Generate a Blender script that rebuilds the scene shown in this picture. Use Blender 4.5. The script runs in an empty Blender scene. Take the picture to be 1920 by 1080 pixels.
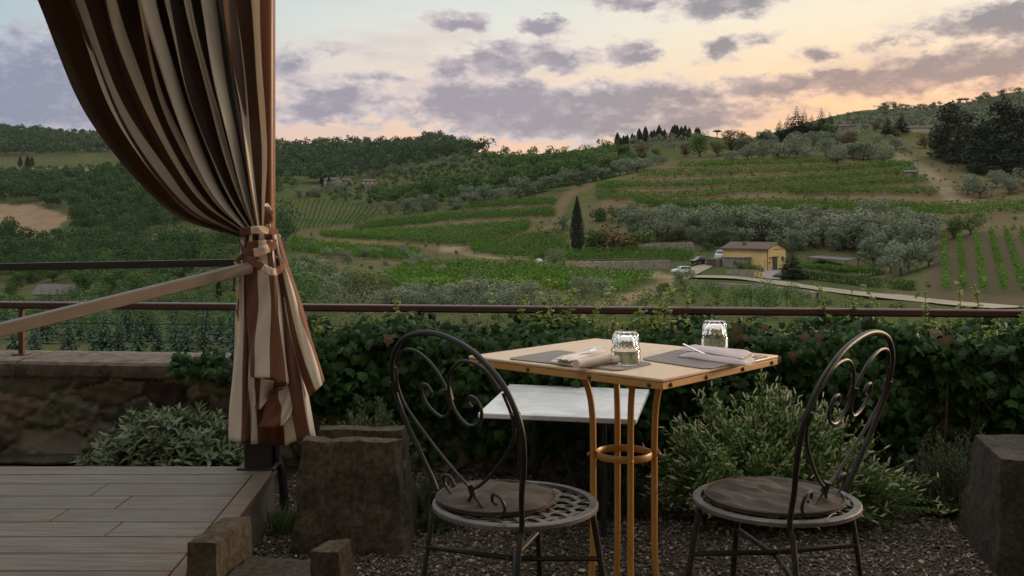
import bpy, math, random
import numpy as np
from mathutils import Vector, Matrix, noise as mnoise
R = math.radians
rng = np.random.default_rng(7)
random.seed(7)
F, H, HY = 1850.0, 1.135, 428.0          # focal length in photo pixels, eye height, horizon row
scene = bpy.context.scene
col = scene.collection

def W(px, py, Y):                        # a photo pixel at forward distance Y
    return np.array([(px-960)/F*Y, Y, H-(py-HY)/F*Y])
def Wz(px, py, z):                       # a photo pixel on the level z
    Y = F*(H-z)/(py-HY)
    return np.array([(px-960)/F*Y, Y, z])

# ------------------------------------------------------------------ helpers
def tag(o, label=None, cat=None, group=None, kind=None):
    for k, v in (('label', label), ('category', cat), ('group', group), ('kind', kind)):
        if v: o[k] = v
    return o
def thing(name, label, cat, loc=(0, 0, 0), rz=0, group=None):
    o = bpy.data.objects.new(name, None); col.objects.link(o)
    o.location = tuple(float(c) for c in loc); o.rotation_euler = (0, 0, rz); o.empty_display_size = .1
    return tag(o, label, cat, group)
def mesh_np(name, v, loops, counts, mat, smooth=False, attrs=None, uv=None):
    v = np.asarray(v, np.float32); loops = np.asarray(loops, np.int32).ravel(); counts = np.asarray(counts, np.int32)
    m = bpy.data.meshes.new(name)
    m.vertices.add(len(v)); m.vertices.foreach_set('co', v.ravel())
    m.loops.add(len(loops)); m.loops.foreach_set('vertex_index', loops)
    m.polygons.add(len(counts))
    m.polygons.foreach_set('loop_start', np.concatenate(([0], np.cumsum(counts)[:-1])).astype(np.int32))
    m.polygons.foreach_set('use_smooth', np.full(len(counts), smooth))
    if attrs:
        for an, (dom, arr) in attrs.items():
            arr = np.asarray(arr, np.float32)
            if arr.ndim == 1:
                a = m.attributes.new(an, 'FLOAT', dom); a.data.foreach_set('value', arr)
            else:
                a = m.attributes.new(an, 'FLOAT_COLOR', dom)
                if arr.shape[1] == 3: arr = np.hstack([arr, np.ones((len(arr), 1), np.float32)])
                a.data.foreach_set('color', arr.ravel())
    if uv is not None:
        l = m.uv_layers.new(name='UVMap'); l.data.foreach_set('uv', np.asarray(uv, np.float32)[loops].ravel())
    m.update(calc_edges=True)
    for mm in (mat if isinstance(mat, (list, tuple)) else [mat]): m.materials.append(mm)
    return m
def link(name, mesh, parent=None):
    o = bpy.data.objects.new(name, mesh); col.objects.link(o)
    if parent is not None: o.parent = parent
    return o
def root_of(o):
    while o.parent is not None: o = o.parent
    return o
def copy_thing(o, loc, rz=0, s=1.0, label=None, name=None):
    c = o.copy(); col.objects.link(c); c.location = tuple(float(q) for q in loc); c.rotation_euler = (0, 0, rz); c.scale = (s, s, s)
    if label: c['label'] = label
    if name: c.name = name
    for ch in o.children:
        d = ch.copy(); col.objects.link(d); d.parent = c
        for g in ch.children:
            e = g.copy(); col.objects.link(e); e.parent = d
    return c

def smooth_line(pts, n=8, closed=False):
    p = np.asarray(pts, float)
    if closed: p = np.vstack([p[-1], p, p[0], p[1]])
    else: p = np.vstack([2*p[0]-p[1], p, 2*p[-1]-p[-2]])
    out = []
    for i in range(1, len(p)-2):
        t = np.linspace(0, 1, n, endpoint=False)[:, None]
        a, b, c, d = p[i-1], p[i], p[i+1], p[i+2]
        out.append(.5*((2*b)+(-a+c)*t+(2*a-5*b+4*c-d)*t*t+(-a+3*b-3*c+d)*t**3))
    out = np.vstack(out)
    return out if closed else np.vstack([out, p[-2]])
def along(pts, n):
    p = np.asarray(pts, float); s = np.concatenate([[0], np.cumsum(np.linalg.norm(np.diff(p, axis=0), axis=1))])
    t = np.linspace(0, s[-1], n)
    return np.stack([np.interp(t, s, p[:, k]) for k in range(p.shape[1])], 1)

class MB:
    """collects shapes, then links them as one mesh object"""
    def __init__(s): s.v = []; s.f = []; s.n = 0; s.uv = []
    def add(s, v, f, uv=None):
        v = np.asarray(v, float); s.v.append(v); s.f += [[i+s.n for i in q] for q in f]; s.n += len(v)
        s.uv.append(np.zeros((len(v), 2)) if uv is None else np.asarray(uv, float)); return s
    def box(s, c, d, rz=0, M=None):
        c = np.asarray(c, float); d = np.asarray(d, float)/2
        v = np.array([[x, y, z] for z in (-1, 1) for y in (-1, 1) for x in (-1, 1)], float)*d
        if rz: k, q = math.cos(rz), math.sin(rz); v = v @ np.array([[k, q, 0], [-q, k, 0], [0, 0, 1]])
        if M is not None: v = v @ np.asarray(M).T
        return s.add(v+c, [[0, 2, 3, 1], [4, 5, 7, 6], [0, 1, 5, 4], [2, 6, 7, 3], [0, 4, 6, 2], [1, 3, 7, 5]])
    def hexa(s, v):                       # eight corners: bottom four ccw, top four ccw
        return s.add(v, [[3, 2, 1, 0], [4, 5, 6, 7], [0, 1, 5, 4], [1, 2, 6, 5], [2, 3, 7, 6], [3, 0, 4, 7]])
    def prism(s, poly, z0, z1):
        p = np.asarray(poly, float); n = len(p)
        v = np.vstack([np.c_[p, np.full(n, z0)], np.c_[p, np.full(n, z1)]])
        return s.add(v, [list(range(n))[::-1], list(range(n, 2*n))]+[[i, (i+1) % n, n+(i+1) % n, n+i] for i in range(n)])
    def tube(s, pts, r, n=10, closed=False, flat=None, up=None):
        p = np.asarray(pts, float); m = len(p); r = np.broadcast_to(np.asarray(r, float), (m,))
        if closed: t = np.roll(p, -1, 0)-np.roll(p, 1, 0)
        else: t = np.gradient(p, axis=0)
        t /= np.maximum(np.linalg.norm(t, axis=1), 1e-9)[:, None]
        u = np.array(up if up is not None else ([0, 0, 1] if abs(t[0][2]) < .9 else [1, 0, 0]), float)
        vs = []; uvs = []
        for i in range(m):
            u = (np.asarray(up, float) if up is not None else u); u = u-t[i]*np.dot(u, t[i]); u /= max(np.linalg.norm(u), 1e-9)
            w = np.cross(t[i], u)
            a = np.arange(n)/n*2*math.pi
            ru, rw = (r[i], r[i]) if flat is None else (flat[1], flat[0])
            vs.append(p[i]+np.cos(a)[:, None]*w*rw+np.sin(a)[:, None]*u*ru); uvs.append(np.c_[np.full(n, i/(m-1)), a])
        f = []
        for i in range(m if closed else m-1):
            j = (i+1) % m
            f += [[i*n+k, i*n+(k+1) % n, j*n+(k+1) % n, j*n+k] for k in range(n)]
        if not closed: f += [list(range(n))[::-1], [(m-1)*n+k for k in range(n)]]
        return s.add(np.vstack(vs), f, np.vstack(uvs))
    def lathe(s, prof, n=32, c=(0, 0, 0), rib=None):
        prof = np.asarray(prof, float); m = len(prof); a = np.arange(n)/n*2*math.pi; vs = []
        for i, (r, z) in enumerate(prof):
            rr = r if rib is None else r*(1+rib[i]*np.cos(a*rib[-1]))
            vs.append(np.c_[np.cos(a)*rr, np.sin(a)*rr, np.full(n, z)])
        f = [[i*n+k, i*n+(k+1) % n, (i+1)*n+(k+1) % n, (i+1)*n+k] for i in range(m-1) for k in range(n)]
        if prof[0][0] > 1e-4: f.append(list(range(n))[::-1])
        if prof[-1][0] > 1e-4: f.append([(m-1)*n+k for k in range(n)])
        return s.add(np.vstack(vs)+np.asarray(c, float), f)
    def grid(s, P, uv=None, closed_u=False):
        a, b = P.shape[:2]; f = []
        for i in range(a-1):
            for j in range(b-1): f.append([i*b+j, i*b+j+1, (i+1)*b+j+1, (i+1)*b+j])
        return s.add(P.reshape(-1, 3), f, None if uv is None else uv.reshape(-1, 2))
    def build(s, name, mat, parent=None, smooth=True, bevel=0, world=True, sharp=40, attrs=None, seg=2):
        v = np.vstack(s.v)
        if parent is not None and world: v = v-np.array(root_of(parent).location)
        lo = np.fromiter((i for f in s.f for i in f), np.int32); ct = np.array([len(f) for f in s.f])
        m = mesh_np(name, v, lo, ct, mat, smooth, attrs, np.vstack(s.uv))
        o = link(name, m, parent)
        if bevel:
            b = o.modifiers.new('bevel', 'BEVEL'); b.width = bevel; b.segments = seg; b.limit_method = 'ANGLE'; b.angle_limit = R(30)
        if smooth and sharp:
            try: m.set_sharp_from_angle(angle=R(sharp))
            except Exception: pass
        return o

def frames(d, nrm):
    """rotation matrices with x = d, z close to nrm"""
    d = d/np.linalg.norm(d, axis=1, keepdims=True); y = np.cross(nrm, d); l = np.linalg.norm(y, axis=1, keepdims=True)
    y = np.where(l < 1e-5, np.array([[0., 1., 0.]]), y/np.maximum(l, 1e-6)); z = np.cross(d, y)
    return np.stack([d, y, z], 2)
def inst(tv, tf, M, P, scale):
    """many copies of a small template -> vertices, loops, counts"""
    tv = np.asarray(tv, float); k = len(tv); n = len(P); scale = np.asarray(scale, float)
    if scale.ndim == 1: scale = np.repeat(scale[:, None], 3, 1)
    v = np.einsum('nij,nkj->nki', M, tv[None]*scale[:, None, :])+P[:, None, :]
    tl = np.array([i for f in tf for i in f]); tc = np.array([len(f) for f in tf])
    lo = (tl[None]+(np.arange(n)*k)[:, None]).ravel()
    return v.reshape(-1, 3), lo, np.tile(tc, n), len(tf)
LEAF = (np.array([[0, 0, 0], [.45, .28, .05], [1, 0, 0], [.45, -.28, .05]]), [[0, 3, 2], [0, 2, 1]])
CARD = (np.array([[-.5, 0, 0], [0, -.38, 0], [.5, 0, 0], [0, .38, 0]]), [[0, 1, 2, 3]])
def sph(n, g=rng):
    v = g.normal(size=(n, 3)); return v/np.linalg.norm(v, axis=1, keepdims=True)
def merge(parts):
    vs, ls, cs, rs, n = [], [], [], [], 0
    for v, l, c, r in parts:
        vs.append(v); ls.append(l+n); cs.append(c); rs.append(r); n += len(v)
    return np.vstack(vs), np.concatenate(ls), np.concatenate(cs), np.concatenate(rs)

# ------------------------------------------------------------------ materials
def new_mat(name):
    m = bpy.data.materials.new(name); m.use_nodes = True
    nt = m.node_tree; return m, nt, nt.nodes['Principled BSDF'], nt.nodes['Material Output']
def N(nt, t, **kw):
    n = nt.nodes.new(t)
    for k, v in kw.items():
        if k in n.inputs: n.inputs[k].default_value = v
        else: setattr(n, k, v)
    return n
def c4(c): return (c[0], c[1], c[2], 1)
def mixc(nt, fac, a, b, mode='MIX'):
    n = nt.nodes.new('ShaderNodeMix'); n.data_type = 'RGBA'; n.blend_type = mode
    for sock, val in ((n.inputs[0], fac), (n.inputs[6], a), (n.inputs[7], b)):
        if hasattr(val, 'default_value') or hasattr(val, 'is_linked'): nt.links.new(val, sock)
        elif isinstance(val, (tuple, list)): sock.default_value = c4(val)
        else: sock.default_value = val
    return n.outputs[2]
def simple(name, c1, c2=None, scale=8, rough=.7, metal=0, bump=0, bscale=None, detail=6, stretch=(1, 1, 1), spec=.5, patches=None, coat=0):
    m, nt, b, out = new_mat(name); L = nt.links.new
    b.inputs['Roughness'].default_value = rough; b.inputs['Metallic'].default_value = metal
    b.inputs['Specular IOR Level'].default_value = spec; b.inputs['Coat Weight'].default_value = coat
    tc = N(nt, 'ShaderNodeTexCoord'); mp = N(nt, 'ShaderNodeMapping'); mp.inputs['Scale'].default_value = stretch; L(tc.outputs['Object'], mp.inputs[0])
    ns = N(nt, 'ShaderNodeTexNoise', Scale=scale, Detail=detail, Roughness=.65); L(mp.outputs[0], ns.inputs['Vector'])
    rp = N(nt, 'ShaderNodeMapRange'); rp.inputs[1].default_value = .32; rp.inputs[2].default_value = .68; L(ns.outputs['Fac'], rp.inputs[0])
    colr = mixc(nt, rp.outputs[0], c1, c2 or c1)
    if patches:                           # stains or rust: (colour, scale, threshold)
        pc, ps, pt = patches
        n2 = N(nt, 'ShaderNodeTexNoise', Scale=ps, Detail=8, Roughness=.7); L(mp.outputs[0], n2.inputs['Vector'])
        r2 = N(nt, 'ShaderNodeMapRange'); r2.inputs[1].default_value = pt; r2.inputs[2].default_value = pt+.08; L(n2.outputs['Fac'], r2.inputs[0])
        colr = mixc(nt, r2.outputs[0], colr, pc)
    L(colr, b.inputs['Base Color'])
    if bump:
        nb = N(nt, 'ShaderNodeTexNoise', Scale=bscale or scale*4, Detail=8, Roughness=.7); L(mp.outputs[0], nb.inputs['Vector'])
        bp = N(nt, 'ShaderNodeBump', Strength=bump, Distance=.01); L(nb.outputs['Fac'], bp.inputs['Height']); L(bp.outputs[0], b.inputs['Normal'])
    return m
def leafy(name, c1, c2, c3=None, rough=.55, trans=.25, spec=.35):
    """leaf material: per-leaf random 'rnd' and per-plant random pick the leaf's own green"""
    m, nt, b, out = new_mat(name); L = nt.links.new
    at = N(nt, 'ShaderNodeAttribute', attribute_name='rnd'); oi = N(nt, 'ShaderNodeObjectInfo')
    mm = N(nt, 'ShaderNodeMath', operation='MULTIPLY_ADD'); L(oi.outputs['Random'], mm.inputs[0]); mm.inputs[1].default_value = .45
    m2 = N(nt, 'ShaderNodeMath', operation='MULTIPLY'); L(at.outputs['Fac'], m2.inputs[0]); m2.inputs[1].default_value = .55; L(m2.outputs[0], mm.inputs[2])
    rp = N(nt, 'ShaderNodeValToRGB'); L(mm.outputs[0], rp.inputs[0]); e = rp.color_ramp.elements
    e[0].color = c4(c1); e[0].position = .1; e[1].color = c4(c2); e[1].position = .75
    if c3 is not None: q = e.new(.97); q.color = c4(c3)
    L(rp.outputs[0], b.inputs['Base Color']); b.inputs['Roughness'].default_value = rough; b.inputs['Specular IOR Level'].default_value = spec
    if trans:
        tr = N(nt, 'ShaderNodeBsdfTranslucent'); L(rp.outputs[0], tr.inputs[0])
        mx = N(nt, 'ShaderNodeMixShader'); mx.inputs[0].default_value = trans; L(b.outputs[0], mx.inputs[1]); L(tr.outputs[0], mx.inputs[2]); L(mx.outputs[0], out.inputs[0])
    return m
def stripe_mat(name, brown, cream, count, axis=0, wear=.25, edge=.58):
    m, nt, b, out = new_mat(name); L = nt.links.new
    uv = N(nt, 'ShaderNodeUVMap'); sx = N(nt, 'ShaderNodeSeparateXYZ'); L(uv.outputs[0], sx.inputs[0])
    mu = N(nt, 'ShaderNodeMath', operation='MULTIPLY'); L(sx.outputs[axis], mu.inputs[0]); mu.inputs[1].default_value = count
    fr = N(nt, 'ShaderNodeMath', operation='FRACT'); L(mu.outputs[0], fr.inputs[0])
    gt = N(nt, 'ShaderNodeMath', operation='GREATER_THAN'); L(fr.outputs[0], gt.inputs[0]); gt.inputs[1].default_value = edge
    tc = N(nt, 'ShaderNodeTexCoord'); ns = N(nt, 'ShaderNodeTexNoise', Scale=9, Detail=6, Roughness=.6); L(tc.outputs['Object'], ns.inputs['Vector'])
    c = mixc(nt, gt.outputs[0], brown, cream)
    c = mixc(nt, ns.outputs['Fac'], c, mixc(nt, wear*.5, c, (.32, .22, .15)))
    L(c, b.inputs['Base Color']); b.inputs['Roughness'].default_value = .85; b.inputs['Specular IOR Level'].default_value = .2
    b.inputs['Sheen Weight'].default_value = .15
    wv = N(nt, 'ShaderNodeTexNoise', Scale=420, Detail=2); L(tc.outputs['Object'], wv.inputs['Vector'])
    n3 = N(nt, 'ShaderNodeTexNoise', Scale=14, Detail=4); L(tc.outputs['Object'], n3.inputs['Vector'])
    b1 = N(nt, 'ShaderNodeBump', Strength=.12, Distance=.002); L(wv.outputs['Fac'], b1.inputs['Height'])
    b2 = N(nt, 'ShaderNodeBump', Strength=.3, Distance=.012); L(n3.outputs['Fac'], b2.inputs['Height']); L(b1.outputs[0], b2.inputs['Normal']); L(b2.outputs[0], b.inputs['Normal'])
    tr = N(nt, 'ShaderNodeBsdfTranslucent'); L(c, tr.inputs[0])
    mx = N(nt, 'ShaderNodeMixShader'); mx.inputs[0].default_value = .42; L(b.outputs[0], mx.inputs[1]); L(tr.outputs[0], mx.inputs[2]); L(mx.outputs[0], out.inputs[0])
    return m

iron = simple('wrought_iron', (.014, .013, .012), (.030, .026, .021), 30, .48, .15, .15, 120, spec=.35)
iron_worn = simple('worn_iron_rim', (.08, .073, .067), (.145, .133, .12), 25, .42, .3, .2, 90, patches=((.03, .022, .016), 12, .56))
yellow_rod = simple('ochre_painted_rod', (.40, .185, .035), (.48, .24, .055), 14, .42, 0, .1, 80, patches=((.12, .045, .015), 26, .63))
yellow_apron = simple('ochre_painted_apron', (.42, .21, .05), (.50, .27, .07), 10, .45, 0, .12, 60, patches=((.10, .04, .018), 20, .62))
table_top_mat = simple('worn_cream_tabletop', (.52, .365, .215), (.60, .445, .285), 5, .3, 0, .05, 30, patches=((.32, .20, .10), 14, .61))
rust_rivet = simple('rusty_rivet', (.09, .03, .012), (.17, .07, .025), 60, .6, .3, .3, 200)
rail_red = simple('rusty_red_rail', (.036, .012, .010), (.062, .019, .014), 14, .4, .15, .15, 80, patches=((.14, .05, .02), 18, .66))
rail_black = simple('black_rail', (.012, .012, .012), (.022, .02, .019), 12, .45, .3)
post_brown = simple('brown_post', (.12, .042, .014), (.17, .065, .022), 6, .42, 0, .1, 40, stretch=(1, 1, .15))
handrail_m = simple('taupe_handrail', (.105, .078, .052), (.14, .106, .072), 10, .5, 0, .08, 60)
def stone_mat(name, c1, c2, dark):
    m, nt, b, out = new_mat(name); L = nt.links.new; tc = N(nt, 'ShaderNodeTexCoord')
    a = N(nt, 'ShaderNodeTexNoise', Scale=7, Detail=10, Roughness=.75); f = N(nt, 'ShaderNodeTexNoise', Scale=55, Detail=8, Roughness=.8); v = N(nt, 'ShaderNodeTexVoronoi', Scale=38); k = N(nt, 'ShaderNodeTexNoise', Scale=3.2, Detail=9, Roughness=.8, Distortion=.8)
    for n in (a, f, v, k): L(tc.outputs['Object'], n.inputs['Vector'])
    def mr(s, x, y): r = N(nt, 'ShaderNodeMapRange'); r.inputs[1].default_value = x; r.inputs[2].default_value = y; L(s, r.inputs[0]); return r.outputs[0]
    c = mixc(nt, mr(a.outputs['Fac'], .34, .66), c1, c2); c = mixc(nt, mr(f.outputs['Fac'], .40, .66), mixc(nt, .65, c, (.012, .01, .007)), c)
    c = mixc(nt, mr(k.outputs['Fac'], .52, .62), c, mixc(nt, .7, c, dark)); L(c, b.inputs['Base Color']); b.inputs['Roughness'].default_value = .95; b.inputs['Specular IOR Level'].default_value = .15
    b1 = N(nt, 'ShaderNodeBump', Strength=1., Distance=.012); L(f.outputs['Fac'], b1.inputs['Height']); b2 = N(nt, 'ShaderNodeBump', Strength=.5, Distance=.008); L(v.outputs['Distance'], b2.inputs['Height']); L(b1.outputs[0], b2.inputs['Normal']); L(b2.outputs[0], b.inputs['Normal'])
    return m
stone = stone_mat('weathered_sandstone', (.068, .053, .034), (.185, .150, .102), (.024, .022, .015))
stone_grey = stone_mat('grey_carved_stone', (.055, .047, .037), (.135, .116, .094), (.024, .022, .018))
coping_m = simple('wall_coping_stone', (.075, .063, .049), (.175, .145, .113), 14, .9, 0, 1., 30, patches=((.055, .048, .034), 9, .54), spec=.2)
cushion_m = simple('dark_brown_cushion', (.046, .037, .030), (.074, .060, .049), 9, .85, 0, .5, 26, spec=.25)
mat_leather = simple('grey_placemat', (.115, .092, .074), (.150, .122, .100), 20, .55, 0, .12, 200)
napkin_m = simple('pale_napkin', (.60, .52, .46), (.68, .60, .54), 15, .9, 0, .15, 300, spec=.2)
napkin_grey = simple('mauve_napkin', (.42, .36, .35), (.50, .43, .42), 15, .9, 0, .15, 300, spec=.2)
steel = simple('cutlery_steel', (.6, .58, .55), (.66, .64, .6), 5, .18, 1)
wire_m = simple('steel_wire', (.02, .02, .02), None, 5, .4, .6)
bark = simple('bark', (.06, .045, .032), (.12, .095, .07), 8, .95, 0, .7, 20, spec=.1)
# ================================================================== TERRACE
def Yr(X): return 5.03-.107*(X+2.61)      # the line the boundary wall and its rail follow

# ---- gravel ground
gm = simple('gravel_bed', (.035, .027, .02), (.07, .055, .04), 60, .95, 0, .8, 200, spec=.1)
mb = MB(); xs = np.linspace(-9, 9, 40)
mb.grid(np.array([[[x, -7, 0] for x in xs], [[x, 2, 0] for x in xs], [[x, Yr(x)+.05, 0] for x in xs]]))
tag(mb.build('terrace_ground', gm), 'gravel terrace ground in front of the ivy wall', 'ground', kind='structure')
peb = new_mat('pebble'); pm, nt, pb, po = peb
at = N(nt, 'ShaderNodeAttribute', attribute_name='rnd'); rp = N(nt, 'ShaderNodeValToRGB'); nt.links.new(at.outputs['Fac'], rp.inputs[0])
e = rp.color_ramp.elements; e[0].color = (.020, .015, .010, 1); e[1].color = (.33, .265, .19, 1); e[1].position = 1
q = e.new(.5); q.color = (.07, .053, .037, 1); q = e.new(.8); q.color = (.09, .068, .047, 1)
nt.links.new(rp.outputs[0], pb.inputs['Base Color']); pb.inputs['Roughness'].default_value = .8
phi = (1+5**.5)/2
ico = np.array([[-1, phi, 0], [1, phi, 0], [-1, -phi, 0], [1, -phi, 0], [0, -1, phi], [0, 1, phi], [0, -1, -phi], [0, 1, -phi], [phi, 0, -1], [phi, 0, 1], [-phi, 0, -1], [-phi, 0, 1]])/1.9
icf = [[0, 11, 5], [0, 5, 1], [0, 1, 7], [0, 7, 10], [0, 10, 11], [1, 5, 9], [5, 11, 4], [11, 10, 2], [10, 7, 6], [7, 1, 8], [3, 9, 4], [3, 4, 2], [3, 2, 6], [3, 6, 8], [3, 8, 9], [4, 9, 5], [2, 4, 11], [6, 2, 10], [8, 6, 7], [9, 8, 1]]
n = 46000
P = np.c_[rng.uniform(-1.0, 2.5, n), rng.uniform(2.75, 4.75, n), rng.uniform(-.001, .007, n)]
P = P[P[:, 1] < Yr(P[:, 0])-.2]; n = len(P)
S = (rng.uniform(.0035, .0078, n)*(1+.8*(rng.random(n) > .97)))[:, None]*np.c_[rng.uniform(.8, 1.4, n), rng.uniform(.7, 1.1, n), rng.uniform(.45, .8, n)]
d = sph(n); d[:, 2] *= .3; nn = sph(n)*.4+[0, 0, 1]
v, lo, ct, k = inst(ico, icf, frames(d, nn), P, S)
v += rng.normal(0, .0009, v.shape)
o = link('gravel', mesh_np('gravel', v, lo, ct, pm, False, {'rnd': ('FACE', np.repeat(rng.random(n), k))}))
tag(o, 'loose brown and grey gravel under the chairs', 'gravel', kind='stuff')

# ---- boundary wall with stone coping
wm, nt, wb, wo = new_mat('rubble_stone')
at = N(nt, 'ShaderNodeAttribute', attribute_name='tint'); tc = N(nt, 'ShaderNodeTexCoord')
ns = N(nt, 'ShaderNodeTexNoise', Scale=22, Detail=8, Roughness=.7); nt.links.new(tc.outputs['Object'], ns.inputs['Vector'])
cc = mixc(nt, .22, at.outputs['Color'], mixc(nt, ns.outputs['Fac'], (.012, .01, .008), (.15, .12, .085)), 'MIX')
nt.links.new(cc, wb.inputs['Base Color']); wb.inputs['Roughness'].default_value = .95; wb.inputs['Specular IOR Level'].default_value = .15
bp = N(nt, 'ShaderNodeBump', Strength=.8, Distance=.01); nt.links.new(ns.outputs['Fac'], bp.inputs['Height']); nt.links.new(bp.outputs[0], wb.inputs['Normal'])
wall = thing('stone_wall', 'low rubble stone boundary wall with a flat coping, half covered in ivy', 'wall', (-1, Yr(-1), 0))
ax = np.arange(-3.6, 3.2, .014); az = np.arange(-.02, .44, .014)
NS = 210; sd = np.c_[rng.uniform(-3.7, 3.3, NS), rng.uniform(-.05, .5, NS)]*np.array([1, 1.0])
gx, gz = np.meshgrid(ax, az); q = np.stack([gx+.02*np.sin(gz*30+gx*9)+.008*np.sin(gx*70+gz*50), gz*1.7+.008*np.sin(gx*60-gz*80)], -1)
dd = np.linalg.norm(q[:, :, None, :]-(sd*np.array([1, 1.7]))[None, None], axis=3); od = np.argsort(dd, axis=2)
d1 = np.take_along_axis(dd, od[:, :, :1], 2)[..., 0]; d2 = np.take_along_axis(dd, od[:, :, 1:2], 2)[..., 0]
so = rng.uniform(0, .022, NS); sc = np.array([[.070, .058, .042]])*rng.uniform(.35, 2.3, (NS, 1))*rng.uniform(.85, 1.15, (NS, 3))
bumpv = np.clip((d2-d1)*1.5, 0, .030)+.008*np.sin(gx*47+gz*31)*np.sin(gx*23-gz*61)*(d2-d1 > .02)+np.where(d2-d1 > .016, so[od[:, :, 0]], 0)
Pw = np.stack([gx, Yr(gx)-.15-bumpv, gz], -1); mb = MB(); mb.grid(Pw)
ca = np.where((d2-d1 > .013)[..., None], sc[od[:, :, 0]], np.array([.27, .24, .19])).reshape(-1, 3)
mb.build('rubble_face', wm, wall, sharp=0, attrs={'tint': ('POINT', ca)})
mb = MB(); mb.hexa([[-3.6, Yr(-3.6)-.145, -5], [3.2, Yr(3.2)-.145, -5], [3.2, Yr(3.2)+.15, -5], [-3.6, Yr(-3.6)+.15, -5], [-3.6, Yr(-3.6)-.145, .42], [3.2, Yr(3.2)-.145, .42], [3.2, Yr(3.2)+.15, .42], [-3.6, Yr(-3.6)+.15, .42]])
mb.build('wall_core', stone, wall, smooth=False)
mb = MB(); prof = np.array([[-.205, .415], [-.212, .43], [-.212, .475], [-.2, .488], [-.1, .492], [.05, .492], [.2, .49], [.215, .475], [.215, .415]])
xs = np.arange(-3.6, 3.21, .03); jn = np.arange(-3.3, 3.2, .87)+.13*np.sin(np.arange(8)*3); xs = np.sort(np.concatenate([xs, jn, jn-.006, jn+.006, jn-.013, jn+.013])); G = []
for x in xs:
    ring = []; jd = .012 if np.abs(jn-x).min() < .0075 else 0
    for (py_, pz) in prof:
        nz = mnoise.noise(Vector((x*6, py_*9, pz*9))); nz2 = mnoise.noise(Vector((x*25, py_*30, pz*30)))
        py_ = py_*(1-jd*4); pz = pz-jd; ring.append([x, Yr(x)+py_+.004*nz+.003*nz2, pz+.0025*nz+.002*nz2])
    G.append(ring)
mb.grid(np.array(G).transpose(1, 0, 2)); mb.build('coping', coping_m, wall, sharp=28)
# loose stones at the wall foot
for i, (px, py, sx, sy, sz) in enumerate([(20, 867, .12, .07, .025), (58, 866, .14, .08, .03), (97, 868, .16, .09, .035), (128, 866, .10, .07, .03)]):
    p = Wz(px, py, 0); k = 10
    v = sph(60)*np.array([sx, sy, sz]); 
    u = MB(); a = np.linspace(0, 2*math.pi, 14, endpoint=False)
    G = np.array([[[p[0]+math.cos(t)*sx*math.sin(f)*(1+.15*mnoise.noise(Vector((math.cos(t)*2+i*7, math.sin(t)*2, f)))), p[1]+math.sin(t)*sy*math.sin(f), p[2]+sz*.5+sz*math.cos(f)*.6] for t in np.append(a, 2*math.pi)] for f in np.linspace(.02, 3.1, 8)])
    u.grid(G); tag(u.build('flat_stone', stone_grey, sharp=35), 'flat grey stone lying on the ground along the foot of the rubble wall', 'stone', 'flat stones at the wall foot')

# ---- railing on the wall
rail = thing('railing', 'rusty red metal railing with thin wires on top of the wall', 'railing', (-1, Yr(-1), .49))
mb = MB(); a, b = -5.0, 4.5; L_ = math.hypot(b-a, Yr(b)-Yr(a)); rz = math.atan2(Yr(b)-Yr(a), b-a)
mb.box([(a+b)/2, (Yr(a)+Yr(b))/2, .745], [L_, .05, .036], rz); mb.build('top_rail', rail_red, rail, bevel=.008)
for px in (-700, 41, 1010, 2000):
    Y = 5.0
    for _ in range(9): Y = Yr((px-960)/F*Y)
    x = (px-960)/F*Y; mb = MB(); mb.box([x, Y, .61], [.024, .024, .236], rz); mb.box([x, Y, .4965], [.07, .07, .007], rz); mb.build('post', rail_red, rail, bevel=.002)
for z in (.655, .568):
    mb = MB(); mb.tube([[a, Yr(a), z], [b, Yr(b), z]], .0022, 6); mb.build('wire', wire_m, rail)

# ---- wooden deck
dm, nt, db, do = new_mat('weathered_decking'); L = nt.links.new
tc = N(nt, 'ShaderNodeTexCoord'); mp = N(nt, 'ShaderNodeMapping'); mp.inputs['Scale'].default_value = (1.2, 22, 22); L(tc.outputs['Object'], mp.inputs[0])
ns = N(nt, 'ShaderNodeTexNoise', Scale=4, Detail=9, Roughness=.7); L(mp.outputs[0], ns.inputs['Vector'])
at = N(nt, 'ShaderNodeAttribute', attribute_name='rnd')
gr = N(nt, 'ShaderNodeMapRange'); gr.inputs[1].default_value = .36; gr.inputs[2].default_value = .64; L(ns.outputs['Fac'], gr.inputs[0])
c = mixc(nt, gr.outputs[0], (.046, .034, .025), (.185, .146, .110)); c = mixc(nt, at.outputs['Fac'], c, mixc(nt, .55, c, (.10, .078, .06)))
n2 = N(nt, 'ShaderNodeTexNoise', Scale=2.6, Detail=7, Roughness=.7); L(tc.outputs['Object'], n2.inputs['Vector'])
mr = N(nt, 'ShaderNodeMapRange'); mr.inputs[1].default_value = .53; mr.inputs[2].default_value = .70; L(n2.outputs['Fac'], mr.inputs[0])
m3 = N(nt, 'ShaderNodeMath', operation='MULTIPLY'); L(mr.outputs[0], m3.inputs[0]); m3.inputs[1].default_value = .75; db.inputs['Specular IOR Level'].default_value = .3
c = mixc(nt, m3.outputs[0], c, (.16, .075, .03)); L(c, db.inputs['Base Color']); db.inputs['Roughness'].default_value = .5
mr2 = N(nt, 'ShaderNodeMapRange'); mr2.inputs[3].default_value = .38; mr2.inputs[4].default_value = .7; L(n2.outputs['Fac'], mr2.inputs[0]); L(mr2.outputs[0], db.inputs['Roughness'])
bp = N(nt, 'ShaderNodeBump', Strength=.35, Distance=.004); L(ns.outputs['Fac'], bp.inputs['Height']); L(bp.outputs[0], db.inputs['Normal'])
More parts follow.
